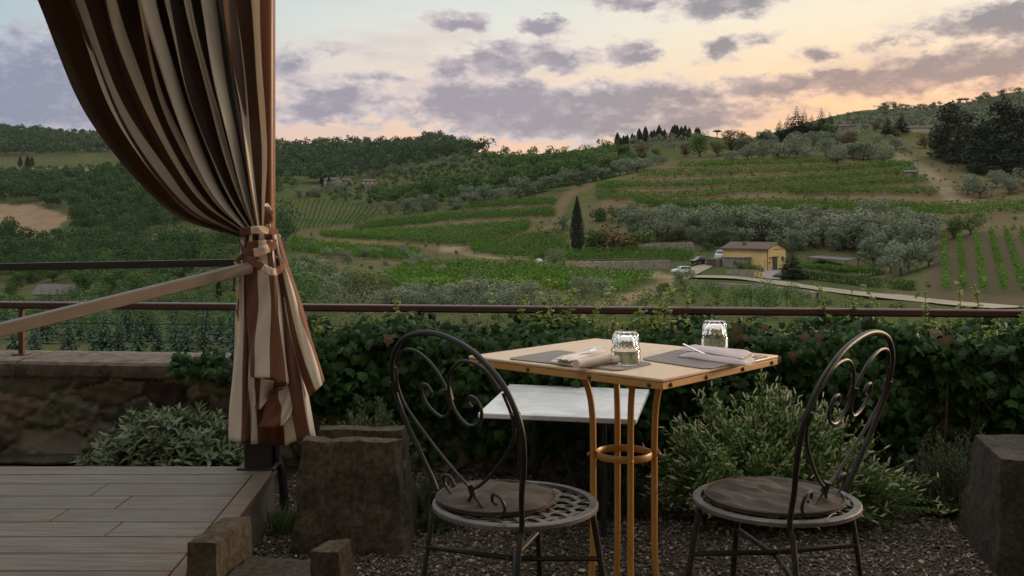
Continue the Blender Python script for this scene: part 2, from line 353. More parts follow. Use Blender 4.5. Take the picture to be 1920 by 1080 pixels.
deck = thing('wooden_deck', None, None, (-1, 3.8, 0)); tag(deck, 'raised deck of weathered grey brown boards', 'deck', kind='structure')
def edge(Y): return -.985+(3.79-Y)*.055   # inner line of the border board
ys = [3.745, 3.611, 3.446, 3.288, 3.142, 2.993, 2.84, 2.692, 2.54, 2.39, 2.24, 2.09]
joints = [[(565, 890)], [(219, 897)], [(265, 918)], [(150, 941)], [(248, 965)], [(304, 991)], [(-60, 1020)], [(-200, 1040)], [(500, 1060)], [], []]
mb = MB(); rr = []; g = .0028
for i in range(len(ys)-1):
    y1, y0 = ys[i]-g, ys[i+1]+g
    cuts = [-4.6]+sorted(Wz(px, py, .2)[0] for px, py in joints[i] if Wz(px, py, .2)[0] < -1.1)
    xe = cuts+[None]
    for j in range(len(cuts)):
        xa = xe[j]+.0015; xb = xe[j+1]-.0015 if xe[j+1] is not None else None
        r0, r1 = (edge(y0)-.004, edge(y1)-.004) if xb is None else (xb, xb)
        mb.hexa([[xa, y0, .178], [r0, y0, .178], [r1, y1, .178], [xa, y1, .178], [xa, y0, .2], [r0, y0, .2], [r1, y1, .2], [xa, y1, .2]]); rr += [rng.random()]*6
mb.hexa([[-4.6, 3.75, .176], [-.92, 3.75, .176], [-.92, 3.875, .176], [-4.6, 3.875, .176], [-4.6, 3.75, .2], [-.925, 3.75, .2], [-.93, 3.875, .2], [-4.6, 3.875, .2]]); rr += [.4]*6
def eo(Y): return edge(Y)+.068
mb.hexa([[edge(2.0), 2.0, .176], [eo(2.0), 2.0, .176], [eo(3.747), 3.747, .176], [edge(3.747), 3.747, .176], [edge(2.0), 2.0, .2], [eo(2.0), 2.0, .2], [eo(3.747), 3.747, .2], [edge(3.747), 3.747, .2]]); rr += [.7]*6
mb.build('deck_boards', dm, deck, smooth=False, bevel=.002, seg=1, attrs={'rnd': ('FACE', np.array(rr))})
fas = simple('dark_fascia_wood', (.10, .078, .06), (.17, .135, .105), 6, .7, 0, .3, 40, stretch=(12, 1, 12))
mb = MB(); mb.hexa([[eo(2)-.022, 2, .01], [eo(2)-.002, 2, .01], [-.932, 3.87, .01], [-.952, 3.87, .01], [eo(2)-.022, 2, .175], [eo(2)-.002, 2, .175], [-.932, 3.87, .175], [-.952, 3.87, .175]])
mb.build('fascia', fas, deck, smooth=False)
mb = MB(); mb.box([-2.8, 2.9, .085], [3.7, 1.7, .16]); mb.build('joist_bed', simple('under_deck', (.03, .025, .02)), deck, smooth=False)

# ---- pergola post and canopy (canopy unseen, put over the deck for its shade)
post = thing('pergola_post', 'square brown metal post on the deck corner behind the striped curtain', 'post', (-.985, 3.86, .2))
mb = MB(); mb.box([-.980, 3.86, 1.60], [.098, .07, 2.8]); mb.build('shaft', post_brown, post, bevel=.012)
mb = MB(); mb.box([-.991, 3.86, .204], [.15, .1, .008]); mb.box([-.984, 3.86, .31], [.106, .078, .21]); mb.build('foot', rail_black, post, bevel=.003)
can = thing('pergola_canopy', 'unseen brown canopy roof shading the deck', 'canopy', (-2.6, 2, 3.0))
mb = MB(); mb.box([-3.0, 1.9, 3.06], [3.4, 4.1, .05]); mb.build('roof', simple('canopy_cloth', (.2, .12, .07)), can)
mb = MB(); mb.box([-2.75, 3.86, 2.98], [3.6, .08, .08]); mb.build('beam', post_brown, can)
tube_m = simple('black_pipe', (.012, .011, .01), None, 8, .45)
pipe = MB(); pipe.tube(smooth_line([W(516, 800, 3.95), W(517, 850, 3.95), W(527, 880, 3.95), W(532, 930, 3.95), W(533, 985, 3.95)], 6), .018, 12)
tag(pipe.build('drain_pipe', tube_m), 'black drain pipe beside the deck corner', 'pipe')
# ---- handrails
hr = thing('handrail', 'sloping taupe handrail of square tube ending at the tied curtain', 'handrail', W(470, 500, 3.66))
A = W(469, 501.5, 3.655); B = W(-160, 659, 2.86); mb = MB(); dv = B-A
u = np.cross(dv, [0, 0, 1]); u /= np.linalg.norm(u); u *= .0225; t = np.array([0, 0, .0205])
mb.hexa([A-u-t, A+u-t, B+u-t, B-u-t, A-u+t, A+u+t, B+u+t, B-u+t]); mb.build('tube', handrail_m, hr, bevel=.003)
mb = MB(); mb.box(A+np.array([-.02, .10, -.005]), [.02, .16, .02]); mb.build('bracket', rail_black, hr)
br = thing('deck_rail', 'thin black rail along the back of the deck', 'rail', W(455, 493, 3.87))
A = W(470, 492, 3.86); B = W(-300, 506, 3.86); mb = MB(); mb.hexa([A+[0, -.015, -.014], A+[0, .015, -.014], B+[0, .015, -.014], B+[0, -.015, -.014], A+[0, -.015, .014], A+[0, .015, .014], B+[0, .015, .014], B+[0, -.015, .014]])
mb.build('bar', rail_black, br, bevel=.003)

# ---- striped curtain
brown, cream = (.074, .030, .014), (.66, .58, .46)
cloth = stripe_mat('striped_cloth', brown, cream, 10); cloth_tail_lit = stripe_mat('striped_cloth_tail_lit', (.22, .094, .052), (.80, .72, .59), 1.0, edge=.5)  # same fabric; the tail's stronger light is put into its paler stripes
cloth_tie = stripe_mat('striped_cloth_tie', (.20, .078, .04), (.72, .60, .45), 1.7, wear=.15)
cur = thing('striped_curtain', 'brown and cream striped curtain gathered and tied to the post', 'curtain', W(485, 440, 3.78))
def drape(Lp, Rp, nu, nv, Y0, amp, lat, nf, seed, u0=0., u1=1., hem=None, drift=.45, sec=.16):
    Lc = along(smooth_line(Lp, 10), nv); Rc = along(smooth_line(Rp, 10), nv)
    g = np.random.default_rng(seed); ph = g.uniform(0, 6.28, 8)
    U = np.linspace(0, 1, nu); P = np.zeros((nv, nu, 3)); UV = np.zeros((nv, nu, 2))
    for i in range(nv):
        t = i/(nv-1); A_ = amp(t)
        w = 2*math.pi*(nf*U+.55*np.sin(2*math.pi*1.4*U+ph[0])+.22*np.sin(2*math.pi*3.3*U+ph[1]+t*1.2)+.10*np.sin(t*5+U*9+ph[2])+drift*(t-.3)*np.sin(2*math.pi*1.25*U+ph[4]))
        s = U+lat(t)*np.sin(w)/(2*math.pi*nf)+.04*lat(t)*np.sin(2.31*w+ph[3]+t*3)/(nf)
        e = np.clip(np.minimum(U, 1-U)*10, 0, 1); s = U*(1-e)+s*e
        px = Lc[i, 0]+(Rc[i, 0]-Lc[i, 0])*s; py = Lc[i, 1]+(Rc[i, 1]-Lc[i, 1])*s
        if hem is not None: py = py+hem(U, w)*t**3
        Y = Y0(t)+A_*(np.cos(w)*(.75+.35*np.sin(U*17+ph[4]))+sec*np.cos(2.31*w+ph[5]+t*2)+.06*np.sin(5.1*w+t*9+ph[6]))
        Y = Y+A_*.16*np.sin(t*16+U*31+ph[7])*np.sin(t*math.pi)
        P[i] = np.stack([(px-960)/F*Y0(t), Y, H-(py-HY)/F*Y0(t)], -1)
        UV[i] = np.stack([u0+(u1-u0)*U, np.full(nu, t)], -1)
    return P, UV
mb = MB()
P, UV = drape([(-40, -420), (20, -210), (82, 0), (125, 112), (184, 232), (266, 340), (345, 408), (452, 443)], [(478, -420), (486, -200), (493, 0), (499, 110), (503, 205), (502, 300), (498, 385), (494, 437)],
              420, 100, lambda t: 3.755+.0*t, lambda t: .145*(1-t)**.6+.024, lambda t: 1.7*(1-.2*t), 6.6, 3)
mb.grid(P, UV); o = mb.build('drape', cloth, cur, sharp=0); md = o.modifiers.new('thickness', 'SOLIDIFY'); md.thickness = .0025
mb = MB()
def loft(ribs, us, nu=7, nv=46, crease=.008, seed=0):
    """ribs: stripe borders of a cloth panel from the tie to the hem, each a list of (px, py, Y)"""
    L_ = np.array([along(smooth_line(np.array([[*W(a_, b__, c_)] for a_, b__, c_ in r]), 8), nv) for r in ribs]); k = len(ribs)
    S = np.linspace(0, k-1, (k-1)*nu+1); P = np.zeros((nv, len(S), 3)); UV = np.zeros((nv, len(S), 2)); T = np.linspace(0, 1, nv)
    for v_ in range(nv): P[v_] = smooth_line(L_[:, v_], nu)
    UV[:, :, 0] = np.interp(S, np.arange(k), us)[None]; UV[:, :, 1] = T[:, None]
    P[:, :, 1] += crease*np.sin(S[None]*3.1+T[:, None]*5+seed)*np.sin(T[:, None]*9+S[None]*1.3+seed)+.5*crease*np.sin(S[None]*7+T[:, None]*13)
    mb.grid(P, UV)
xt = [452, 459, 466, 472, 478, 486, 496, 508, 520]; xh = [429.5, 453, 468, 482, 512, 536, 557, 587, 594]; yh = [826, 829, 831, 833, 834, 835, 827, 832, 829]
yt = [3.79, 3.74, 3.76, 3.73, 3.77, 3.76, 3.73, 3.73, 3.79]; yb = [3.78, 3.70, 3.73, 3.70, 3.79, 3.80, 3.70, 3.68, 3.76]
loft([[(xt[i], 438, yt[i]), (xt[i]+(xh[i]-xt[i])*.30, 560, yt[i]*.6+yb[i]*.4), (xt[i]+(xh[i]-xt[i])*.66, 700, yb[i]+.01*math.sin(i*2)), (xh[i], yh[i], yb[i])] for i in range(9)], [.5, 1, 1.5, 2, 2.25, 2.5, 3, 3.5, 4], crease=.013)
loft([[(462, 455, 3.705), (463, 560, 3.69), (468, 650, 3.68), (471, 703, 3.675)], [(484, 450, 3.69), (484, 560, 3.66), (479, 650, 3.64), (477, 708, 3.63)], [(500, 450, 3.685), (508, 560, 3.655), (506, 650, 3.63), (505, 710, 3.61)], [(508, 450, 3.69), (520, 560, 3.665), (529, 650, 3.645), (537, 720, 3.63)], [(512, 450, 3.72), (526, 560, 3.71), (534, 650, 3.70), (541, 714, 3.70)]], [0, .5, 1, 1.5, 1.75], seed=2)
loft([[(503, 442, 3.74), (522, 530, 3.73), (538, 606, 3.72), (551, 655, 3.715), (580, 744, 3.71)], [(511, 441, 3.715), (535, 530, 3.695), (551, 606, 3.675), (565, 655, 3.665), (592, 733, 3.655)], [(517, 440, 3.72), (545, 530, 3.70), (567, 606, 3.68), (584, 655, 3.67), (604, 721, 3.66)], [(522, 440, 3.76), (552, 530, 3.75), (576, 606, 3.74), (590, 655, 3.725), (607, 714, 3.70)]], [1.05, 1.5, 2.0, 2.42], seed=4)
loft([[(498, 735, 3.70), (494, 780, 3.69), (486, 800, 3.685)], [(520, 728, 3.685), (528, 775, 3.675), (524, 800, 3.67)], [(541, 722, 3.69), (548, 765, 3.68), (542, 786, 3.68)]], [.05, .5, .95], nv=16, seed=5)
# the corner of the front layer turned up, showing its inner side
T = np.linspace(0, 1, 14); G = []; GU = []
for s in np.linspace(0, 1, 24):
    top = np.array([477+60*s, 708+12*s]); bot = np.array([478+40*s+14*s*s, 764-40*s**1.6+6*math.sin(s*7)])
    row = [W(*(top+(bot-top)*t), 3.628+.065*math.sin(t*2.2)+.010*math.sin(s*9+t*3)) for t in T]; G.append(row); GU.append([[.28+1.15*s, t] for t in T])
mb.grid(np.array(G), np.array(GU))
o = mb.build('tail', cloth_tail_lit, cur, sharp=0); md = o.modifiers.new('thickness', 'SOLIDIFY'); md.thickness = .0025
def band(pts, wid, name='tie_band', thick=.002):
    """pts = (px, py, Y): a flat sash following them"""
    p = smooth_line([W(a_, b_, c_) for a_, b_, c_ in pts], 8); m = len(p); t = np.gradient(p, axis=0); t /= np.linalg.norm(t, axis=1)[:, None]
    G = []; GU = []
    for i in range(m):
        cen = np.array([-.975, 3.79, p[i][2]]); nr = p[i]-cen; nr[2] = 0; nr /= max(np.linalg.norm(nr), 1e-6)
        up = np.cross(t[i], nr); up /= np.linalg.norm(up); up = up if up[2] > 0 or abs(up[2]) < .2 else -up
        G.append([p[i]+up*wid*(s-.5)+nr*(.004*math.sin(i*.7)*s+.002*math.sin(s*9+i)) for s in np.linspace(0, 1, 6)]); GU.append([[i/(m-1), s] for s in np.linspace(0, 1, 6)])
    b_ = MB(); b_.grid(np.array(G), np.array(GU)); o = b_.build(name, cloth_tie, cur, sharp=0); md = o.modifiers.new('thickness', 'SOLIDIFY'); md.thickness = thick
band([(449, 441, 3.80), (452, 436, 3.70), (470, 432, 3.655), (492, 431, 3.66), (511, 433, 3.72), (519, 438, 3.80), (505, 436, 3.90)], .030)
band([(452, 462, 3.80), (462, 474, 3.69), (483, 473, 3.645), (505, 464, 3.66), (520, 455, 3.72), (524, 446, 3.80)], .032)
band([(455, 491, 3.74), (468, 488, 3.635), (485, 497, 3.60), (503, 507, 3.60), (516, 510, 3.62), (528, 501, 3.67), (527, 490, 3.70), (521, 478, 3.72)], .028)
band([(462, 478, 3.70), (447, 486, 3.72), (441, 505, 3.73), (438, 530, 3.73), (437, 553, 3.73)], .022, 'sash_end')
band([(450, 490, 3.75), (448, 530, 3.76), (445, 570, 3.76), (446, 600, 3.77)], .026, 'sash_end')
band([(505, 425, 3.74), (508, 405, 3.70), (500, 385, 3.69), (504, 400, 3.66), (503, 428, 3.68)], .02, 'tie_knot')

# ---- bistro table
Cr = [Wz(878, 667, .75), Wz(1243, 711, .75), Wz(1460, 666, .75), Wz(1113, 632, .75)]; Cr[3] = Cr[0]+Cr[2]-Cr[1]
TC = (Cr[0]+Cr[2])/2; c2 = [c[:2] for c in Cr]
tb = thing('bistro_table', 'square ochre metal table with cream top and four rods joined by a ring', 'table', (TC[0], TC[1], 0))
def inset(k): return [TC[:2]+(c-TC[:2])*(1-k) for c in c2]
mb = MB(); mb.prism(inset(0), .7405, .75); mb.build('tabletop', table_top_mat, tb, bevel=.003)
mb = MB(); pi_, po_ = inset(.02), inset(.006)
for i in range(4):
    a, b, c, d = po_[i], po_[(i+1) % 4], pi_[(i+1) % 4], pi_[i]
    mb.hexa([[*a, .7215], [*b, .7215], [*c, .7215], [*d, .7215], [*a, .740], [*b, .740], [*c, .740], [*d, .740]])
mb.build('apron', yellow_apron, tb, bevel=.0015)
mb = MB()
for i in range(4):
    a, b = po_[i], po_[(i+1) % 4]; nrm = np.array([(b-a)[1], -(b-a)[0]]); nrm /= np.linalg.norm(nrm); nrm *= np.sign(np.dot(nrm, a-TC[:2]))
    for s in (.06, .34, .66, .94):
        p = a+(b-a)*s; th = np.linspace(0, math.pi/2, 4); G = []
        for f in th:
            G.append([[*(p+nrm*(.005*math.cos(f)+.0004)+(b-a)/np.linalg.norm(b-a)*.0065*math.sin(f)*math.cos(t)), .731+.0065*math.sin(f)*math.sin(t)] for t in np.linspace(0, 2*math.pi, 13)])
        mb = MB(); mb.grid(np.array(G)); mb.build('rivet', rust_rivet, tb)
for i in range(4):
    d = (c2[i]-TC[:2]); d /= np.linalg.norm(d)
    pts = smooth_line([[*(TC[:2]+d*r), z] for r, z in ((.13, 0), (.105, .05), (.094, .14), (.093, .3), (.093, .5), (.097, .59), (.108, .65), (.13, .692), (.17, .722))], 6)
    mb = MB(); mb.tube(pts, .0098, 12); mb.build('leg', yellow_rod, tb)
a = np.linspace(0, 2*math.pi, 48, endpoint=False); mb = MB()
mb.tube(np.c_[TC[0]+.082*np.cos(a), TC[1]+.082*np.sin(a), np.full(48, .452)], 1, 10, True, flat=(.004, .011), up=(0, 0, 1))
for i in range(4):
    d = (c2[i]-TC[:2]); d /= np.linalg.norm(d); p = TC[:2]+d*.106; v = sph(8)
    G = np.array([[[p[0]+.006*math.sin(f)*math.cos(t), p[1]+.006*math.sin(f)*math.sin(t), .452+.006*math.cos(f)] for t in np.linspace(0, 2*math.pi, 9)] for f in np.linspace(.01, 3.13, 6)]); mb.grid(G)
mb.build('ring', yellow_rod, tb)
mb = MB(); mb.prism([TC[:2]+(c-TC[:2])*.28 for c in c2], .7235, .730); mb.build('top_plate', yellow_apron, tb)

# ---- placemats, napkins, cutlery, tumblers
def mat_thing(name, pxs, label):
    q = [Wz(x, y, .7525) for x, y in pxs]; c = sum(q)/4
    t = thing(name, label, 'placemat', c); b_ = MB(); pp = []
    for i in range(4):
        for s in (-1, 1):
            nb = q[(i+s) % 4]; dv = nb-q[i]; pp.append((q[i]+dv/np.linalg.norm(dv)*.018)[:2])
    b_.prism(pp, .7505, .7530); b_.build('sheet', mat_leather, t, bevel=.0008); return t
m1 = mat_thing('placemat', [(949, 672), (1161, 695), (1227, 681), (1046, 656)], 'grey placemat under the rolled napkin and the nearer tumbler')
m2 = mat_thing('placemat', [(1200, 673), (1327, 692), (1445, 667), (1271, 655)], 'grey placemat under the flat folded mauve napkin')
gold = simple('printed_gold', (.42, .31, .20), (.50, .38, .25), 60, .6); darkp = simple('printed_dark', (.09, .06, .04))
def emblem(par, px, py, dirx):
    c = Wz(px, py, .7534); d = np.array([math.cos(dirx), math.sin(dirx), 0]); n_ = np.array([-d[1], d[0], 0]); b_ = MB()
    a = np.linspace(0, 2*math.pi, 28, endpoint=False); b_.add([c+d*.04*math.cos(t)+n_*.015*math.sin(t) for t in a], [list(range(28))]); e_ = b_.build('printed_emblem', gold, par)
    b_ = MB()
    for k in range(-5, 6):
        p = c+d*.0055*k+[0, 0, .0004]; q = d*.0015+n_*.0045*(1 if k % 2 else .7); q2 = d*.0015-n_*.0045; b_.add([p-q, p+q2, p+q, p-q2], [[0, 1, 2, 3]])
    b_.build('emblem_lettering', darkp, e_)
dl = Cr[1]-Cr[0]; emblem(m1, 1146, 689, math.atan2(dl[1], dl[0])); dl = Cr[2]-Cr[1]; emblem(m2, 1420, 668, math.atan2(dl[1], dl[0]))
def cloth_slab(b_, q, z0, z1, amp, seed):
    q = [np.asarray(c[:2]) for c in q]; n_ = 14; top = np.zeros((n_, n_, 3)); bot = np.zeros((n_, n_, 3))
    for i, s in enumerate(np.linspace(0, 1, n_)):
        for j, t in enumerate(np.linspace(0, 1, n_)):
            p = (q[0]*(1-s)+q[1]*s)*(1-t)+(q[3]*(1-s)+q[2]*s)*t
            w = amp*mnoise.noise(Vector((s*3+seed, t*3, seed*2.1))); ed = min(s, 1-s, t, 1-t); r = min(1, ed*9)**.5
            top[i, j] = [*p, z0+(z1-z0)*(.35+.65*r)+w]; bot[i, j] = [*p, z0+w*.2]
    b_.grid(top); b_.grid(bot[::-1])
    for sl in ((0, slice(None)), (-1, slice(None)), (slice(None), 0), (slice(None), -1)): b_.grid(np.array([bot[sl], top[sl]]))
def pz(*ps, z=.756): return [Wz(x, y, z) for x, y in ps]
nap = thing('rolled_napkin', 'cream napkin folded round a fork beside the nearer tumbler', 'napkin', Wz(1095, 672, .753))
b_ = MB(); cloth_slab(b_, pz((1032, 678), (1088, 687), (1166, 671), (1112, 660)), .7532, .766, .003, 1); b_.build('lower_fold', napkin_m, nap, sharp=50)
b_ = MB(); cloth_slab(b_, pz((1040, 675), (1066, 679), (1140, 661), (1112, 657), z=.765), .7665, .774, .004, 2); b_.build('upper_fold', napkin_m, nap, sharp=50)
p0, p1 = Wz(1080, 683, .768), Wz(1156, 669, .768); b_ = MB(); b_.tube(np.linspace(p0, p1, 8), .0125, 14); b_.build('rolled_edge', napkin_m, nap)
def fork(name, tip, tail, label, lift=0.):
    t_ = thing(name, label, 'fork', tail); tip = np.asarray(tip); tail = np.asarray(tail); d = tip-tail; L_ = np.linalg.norm(d); d /= L_; s_ = np.cross([0, 0, 1], d); s_ /= np.linalg.norm(s_); n_ = np.cross(d, s_)
    def pt(a_, b__, c_): return tail+d*a_*L_+s_*b__+n_*c_
    b_ = MB(); b_.tube([pt(x, 0, 0) for x in np.linspace(0, .62, 6)], 1, 8, flat=(.004, .0015)); b_.build('handle', steel, t_)
    b_ = MB(); b_.tube([pt(x, 0, .003*math.sin((x-.6)*8)) for x in np.linspace(.6, .76, 5)], 1, 8, flat=(.0105, .0014)); b_.build('head', steel, t_)
    for k in (-1.5, -.5, .5, 1.5):
        b_ = MB(); b_.tube([pt(x, k*.0056, .003*math.sin((x-.6)*8)) for x in np.linspace(.75, 1, 5)], [.0017, .0016, .0015, .0013, .0009], 6); b_.build('tine', steel, t_)
fork('fork', W(1133, 649, 2.90), W(1052, 674, 2.74), 'steel fork lying tines up on the cream napkin')
n2 = thing('folded_napkin', 'mauve grey napkin folded flat beside the farther tumbler', 'napkin', Wz(1345, 668, .753))
b_ = MB(); cloth_slab(b_, pz((1270, 668), (1398, 685), (1420, 676), (1300, 655)), .7532, .767, .004, 5); b_.build('lower_fold', napkin_grey, n2, sharp=50)
b_ = MB(); cloth_slab(b_, pz((1272, 656), (1392, 673), (1412, 664), (1298, 648), z=.768), .7675, .777, .005, 7); b_.build('upper_fold', napkin_grey, n2, sharp=50)
kn = thing('knife', 'steel knife handle sticking out of the mauve napkin', 'knife', W(1300, 655, 2.86))
b_ = MB(); b_.tube([W(1281, 645, 2.86), W(1302, 655, 2.845), W(1322, 664, 2.83)], 1, 10, flat=(.006, .0025)); b_.build('handle', steel, kn)
fork('fork', W(1419, 669, 2.86), W(1355, 659, 2.90), 'steel fork tucked in the open end of the mauve napkin')
gl, nt, gb, go = new_mat('clear_glass'); gb.inputs['Base Color'].default_value = (.98, .98, .97, 1); gb.inputs['Roughness'].default_value = .01; gb.inputs['IOR'].default_value = 1.47; gb.inputs['Transmission Weight'].default_value = 1
def tumbler(px, py, label):
    c = Wz(px, py, .7545); t_ = thing('tumbler', label, 'glass', c)
    inner = [(.0, .082), (.024, .0815), (.0295, .077), (.0328, .06), (.0355, .047), (.0400, .037), (.0406, .001)]
    outer = [(.0402, 0), (.0418, .002), (.0418, .034), (.0415, .040), (.0395, .0425), (.0380, .045), (.0375, .052), (.0362, .066), (.0345, .080), (.0325, .087), (.0285, .0905), (.02, .091), (0, .091)]
    rib = [0, 0, 0, 0, 0, 0, 0]+[0, 0, 0, 0, 0, .012, .045, .06, .06, .045, .02, .0, 0]+[14]
    b_ = MB(); b_.lathe(inner+outer, 96, c, rib); b_.build('body', gl, t_, sharp=0)
tumbler(1173, 682, 'upside down ribbed glass tumbler nearer the front corner of the table')
tumbler(1340, 655, 'upside down ribbed glass tumbler behind the flat mauve napkin')

# ---- marble table behind
marble, nt, bb, oo = new_mat('white_marble'); tc = N(nt, 'ShaderNodeTexCoord')
ns = N(nt, 'ShaderNodeTexNoise', Scale=5, Detail=10, Roughness=.75, Distortion=1.2); nt.links.new(tc.outputs['Object'], ns.inputs['Vector'])
rp = N(nt, 'ShaderNodeValToRGB'); nt.links.new(ns.outputs['Fac'], rp.inputs[0]); e = rp.color_ramp.elements; e[0].position = .36; e[0].color = (.40, .41, .42, 1); e[1].position = .55; e[1].color = (.62, .63, .64, 1)
nt.links.new(rp.outputs[0], bb.inputs['Base Color']); bb.inputs['Roughness'].default_value = .35
q = [Wz(896, 774, .47), Wz(1193, 786, .47), Wz(1218, 730, .47), Wz(955, 720, .47)]; mc = sum(q)/4
mt = thing('marble_table', 'low table with a white marble slab behind the ochre table', 'table', (mc[0], mc[1], 0))
mb = MB(); mb.prism([c[:2] for c in q], .45, .47); mb.build('slab', marble, mt, bevel=.004)
for i in range(4):
    p = mc+(q[i]-mc)*.55; b_ = MB(); b_.tube([[p[0], p[1], 0], [p[0], p[1], .449]], .011, 8); b_.build('leg', iron, mt)
b_ = MB(); qq = [mc+(c-mc)*.55 for c in q]; b_.tube([[c[0], c[1], .438] for c in qq], .009, 8, True); b_.build('under_frame', iron, mt)

# ---- wrought iron chairs: template faces +x, seat centre at the origin
def chair(name, label):
    t_ = thing(name, label, 'chair')
    hw = [(.19, 0), (.222, .085), (.262, .165), (.285, .245), (.272, .312), (.232, .365), (.155, .41), (.05, .433)]
    full = hw+[(-a_, b__) for a_, b__ in hw[::-1]]
    def pl(w, h): return [-.115-.28*h, w, .45+h]
    legL = [(-.17, .225, 0), (-.15, .205, .2)]; legR = [(-.17, -.225, 0), (-.15, -.205, .2)]
    pts = smooth_line(legL+[(-.125, .192, .40)]+[pl(a_, b__) for a_, b__ in full]+[(-.125, -.192, .40)]+legR[::-1], 8)
    b_ = MB(); b_.tube(pts, .0068, 12); b_.build('back_hoop', iron, t_, world=False)
    for sg in (1, -1):
        s1 = [(.248, .325), (.262, .27), (.24, .215), (.145, .135), (.055, .075), (.006, .05), (.012, .03), (.05, .006), (.1, .004), (.135, .03), (.13, .056), (.1, .06), (.088, .042), (.102, .035)]
        s2 = [(.238, .33), (.19, .372), (.12, .382), (.06, .362), (.02, .325), (.007, .288), (.014, .25), (.055, .222), (.105, .232), (.136, .262), (.127, .292), (.1, .296), (.086, .28), (.1, .27)]
        for s in (s1, s2):
            b_ = MB(); q = smooth_line([pl(sg*a_, b__) for a_, b__ in s], 8); q[:, 0] += .001*sg; b_.tube(q, .0042, 8); b_.build('scroll', iron, t_, world=False)
    for (w, h, r) in ((0, .288, .0105), (0, .05, .0095), (.277, .27, .0115), (-.277, .27, .0115)):
        p = pl(w, h); b_ = MB(); b_.tube([[p[0]+.0045, p[1], p[2]-.014], [p[0]-.0045, p[1], p[2]+.014]], r, 8); b_.build('collar', iron, t_, world=False)
    a = np.linspace(0, 2*math.pi, 73); b_ = MB(); prof = [(.187, .4505), (.205, .4505), (.208, .448), (.208, .439), (.187, .439)]
    b_.grid(np.array([[[r*math.cos(x), r*math.sin(x), z] for x in a] for r, z in prof+prof[:1]])); b_.build('seat_rim', iron_worn, t_, world=False, sharp=30)
    b_ = MB()
    for k in range(-4, 5):
        c = k*.038; h_ = math.sqrt(max(.190**2-c*c, 0)); m_ = 18; s = np.linspace(-h_, h_, m_)
        for ax_ in (0, 1):
            G = []
            for w in (-.0075, .0075):
                row = []
                for x in s:
                    zz = .4435+.0028*math.cos(x/.038*math.pi+(k % 2)*math.pi+(ax_*math.pi)); row.append([x, c+w, zz] if ax_ == 0 else [c+w, x, zz])
                G.append(row)
            b_.grid(np.array(G))
    o = b_.build('lattice', iron_worn, t_, world=False, sharp=0); md = o.modifiers.new('thickness', 'SOLIDIFY'); md.thickness = .0022
    fl = []
    for sg in (1, -1):
        b_ = MB(); b_.tube(smooth_line([(.150, sg*.118, .44), (.175, sg*.136, .25), (.205, sg*.158, 0)], 6), .0082, 10); b_.build('leg', iron, t_, world=False)
    b_ = MB(); h_ = .31
    b_.tube([(.166, .131, h_), (0, 0, h_+.004), (-.138, -.198, h_)], .0068, 8); b_.tube([(.166, -.131, h_), (0, 0, h_-.004), (-.138, .198, h_)], .0068, 8); b_.build('cross_brace', iron, t_, world=False)
    # cushion
    return t_
def cushion(t_, cx, cy, seed, lab, R_=.172):
    n_r, n_a = 26, 72; G = []
    M4 = Matrix.Translation(t_.location) @ Matrix.Rotation(t_.rotation_euler[2], 4, 'Z')
    c0 = M4 @ Vector((cx, cy, .4515)); root = thing('seat_cushion', lab, 'cushion', c0, t_.rotation_euler[2])
    for i in range(n_r):
        f = i/(n_r-1); r = R_*math.sin(min(f*1.12, 1)*math.pi/2); row = []
        for x in np.linspace(0, 2*math.pi, n_a+1):
            X, Y_ = r*math.cos(x), r*math.sin(x)
            wr = mnoise.noise(Vector((X*9+seed*5+2*Y_, Y_*22+X*5, seed)))*.012+mnoise.noise(Vector((X*22+Y_*9, Y_*40+seed, 3)))*.006
            edge_ = math.sqrt(max(0, 1-(r/R_)**4)); z = .006+.009*edge_+wr*(.35+.65*edge_)
            if f > .893: z = .012*(1-(f-.893)/.107)
            row.append([X*(1+.01*math.sin(3*x+seed)), Y_, z])
        G.append(row)
    b_ = MB(); b_.grid(np.array(G)[:, ::-1]); b_.build('pad', cushion_m, root, world=False, sharp=0)
    b_ = MB(); a_ = np.linspace(0, 2*math.pi, 73)[:-1]; b_.tube(np.c_[R_*1.002*np.cos(a_), R_*1.002*np.sin(a_), np.full(72, .0085)], .0032, 6, True); b_.build('piping', cushion_m, root, world=False)
    for sg in (-1, 1):
        b_ = MB(); b_.tube(smooth_line([(-.10, sg*.13-.02, .004), (-.095, sg*.17, -.01), (-.09, sg*.18, -.06), (-.095, sg*.178, -.11)], 5), .0018, 5); b_.build('tie_string', cushion_m, root, world=False)
ch = chair('iron_chair', 'black wrought iron chair at the left of the table, its cushion askew')
ch2 = copy_thing(ch, (.668, 2.50, 0), R(142), 1, 'black wrought iron chair at the right of the table, facing left'); ch['group'] = ch2['group'] = 'wrought iron chairs at the ochre table'
ch.location = (.008, 2.475, 0); ch.rotation_euler = (0, 0, R(35))
cushion(ch, -.03, .040, 1.3, 'round dark brown cushion askew on the left chair, some of the lattice bare', .150); cushion(ch2, .005, .0, 4.1, 'round dark brown cushion filling the seat of the right chair')

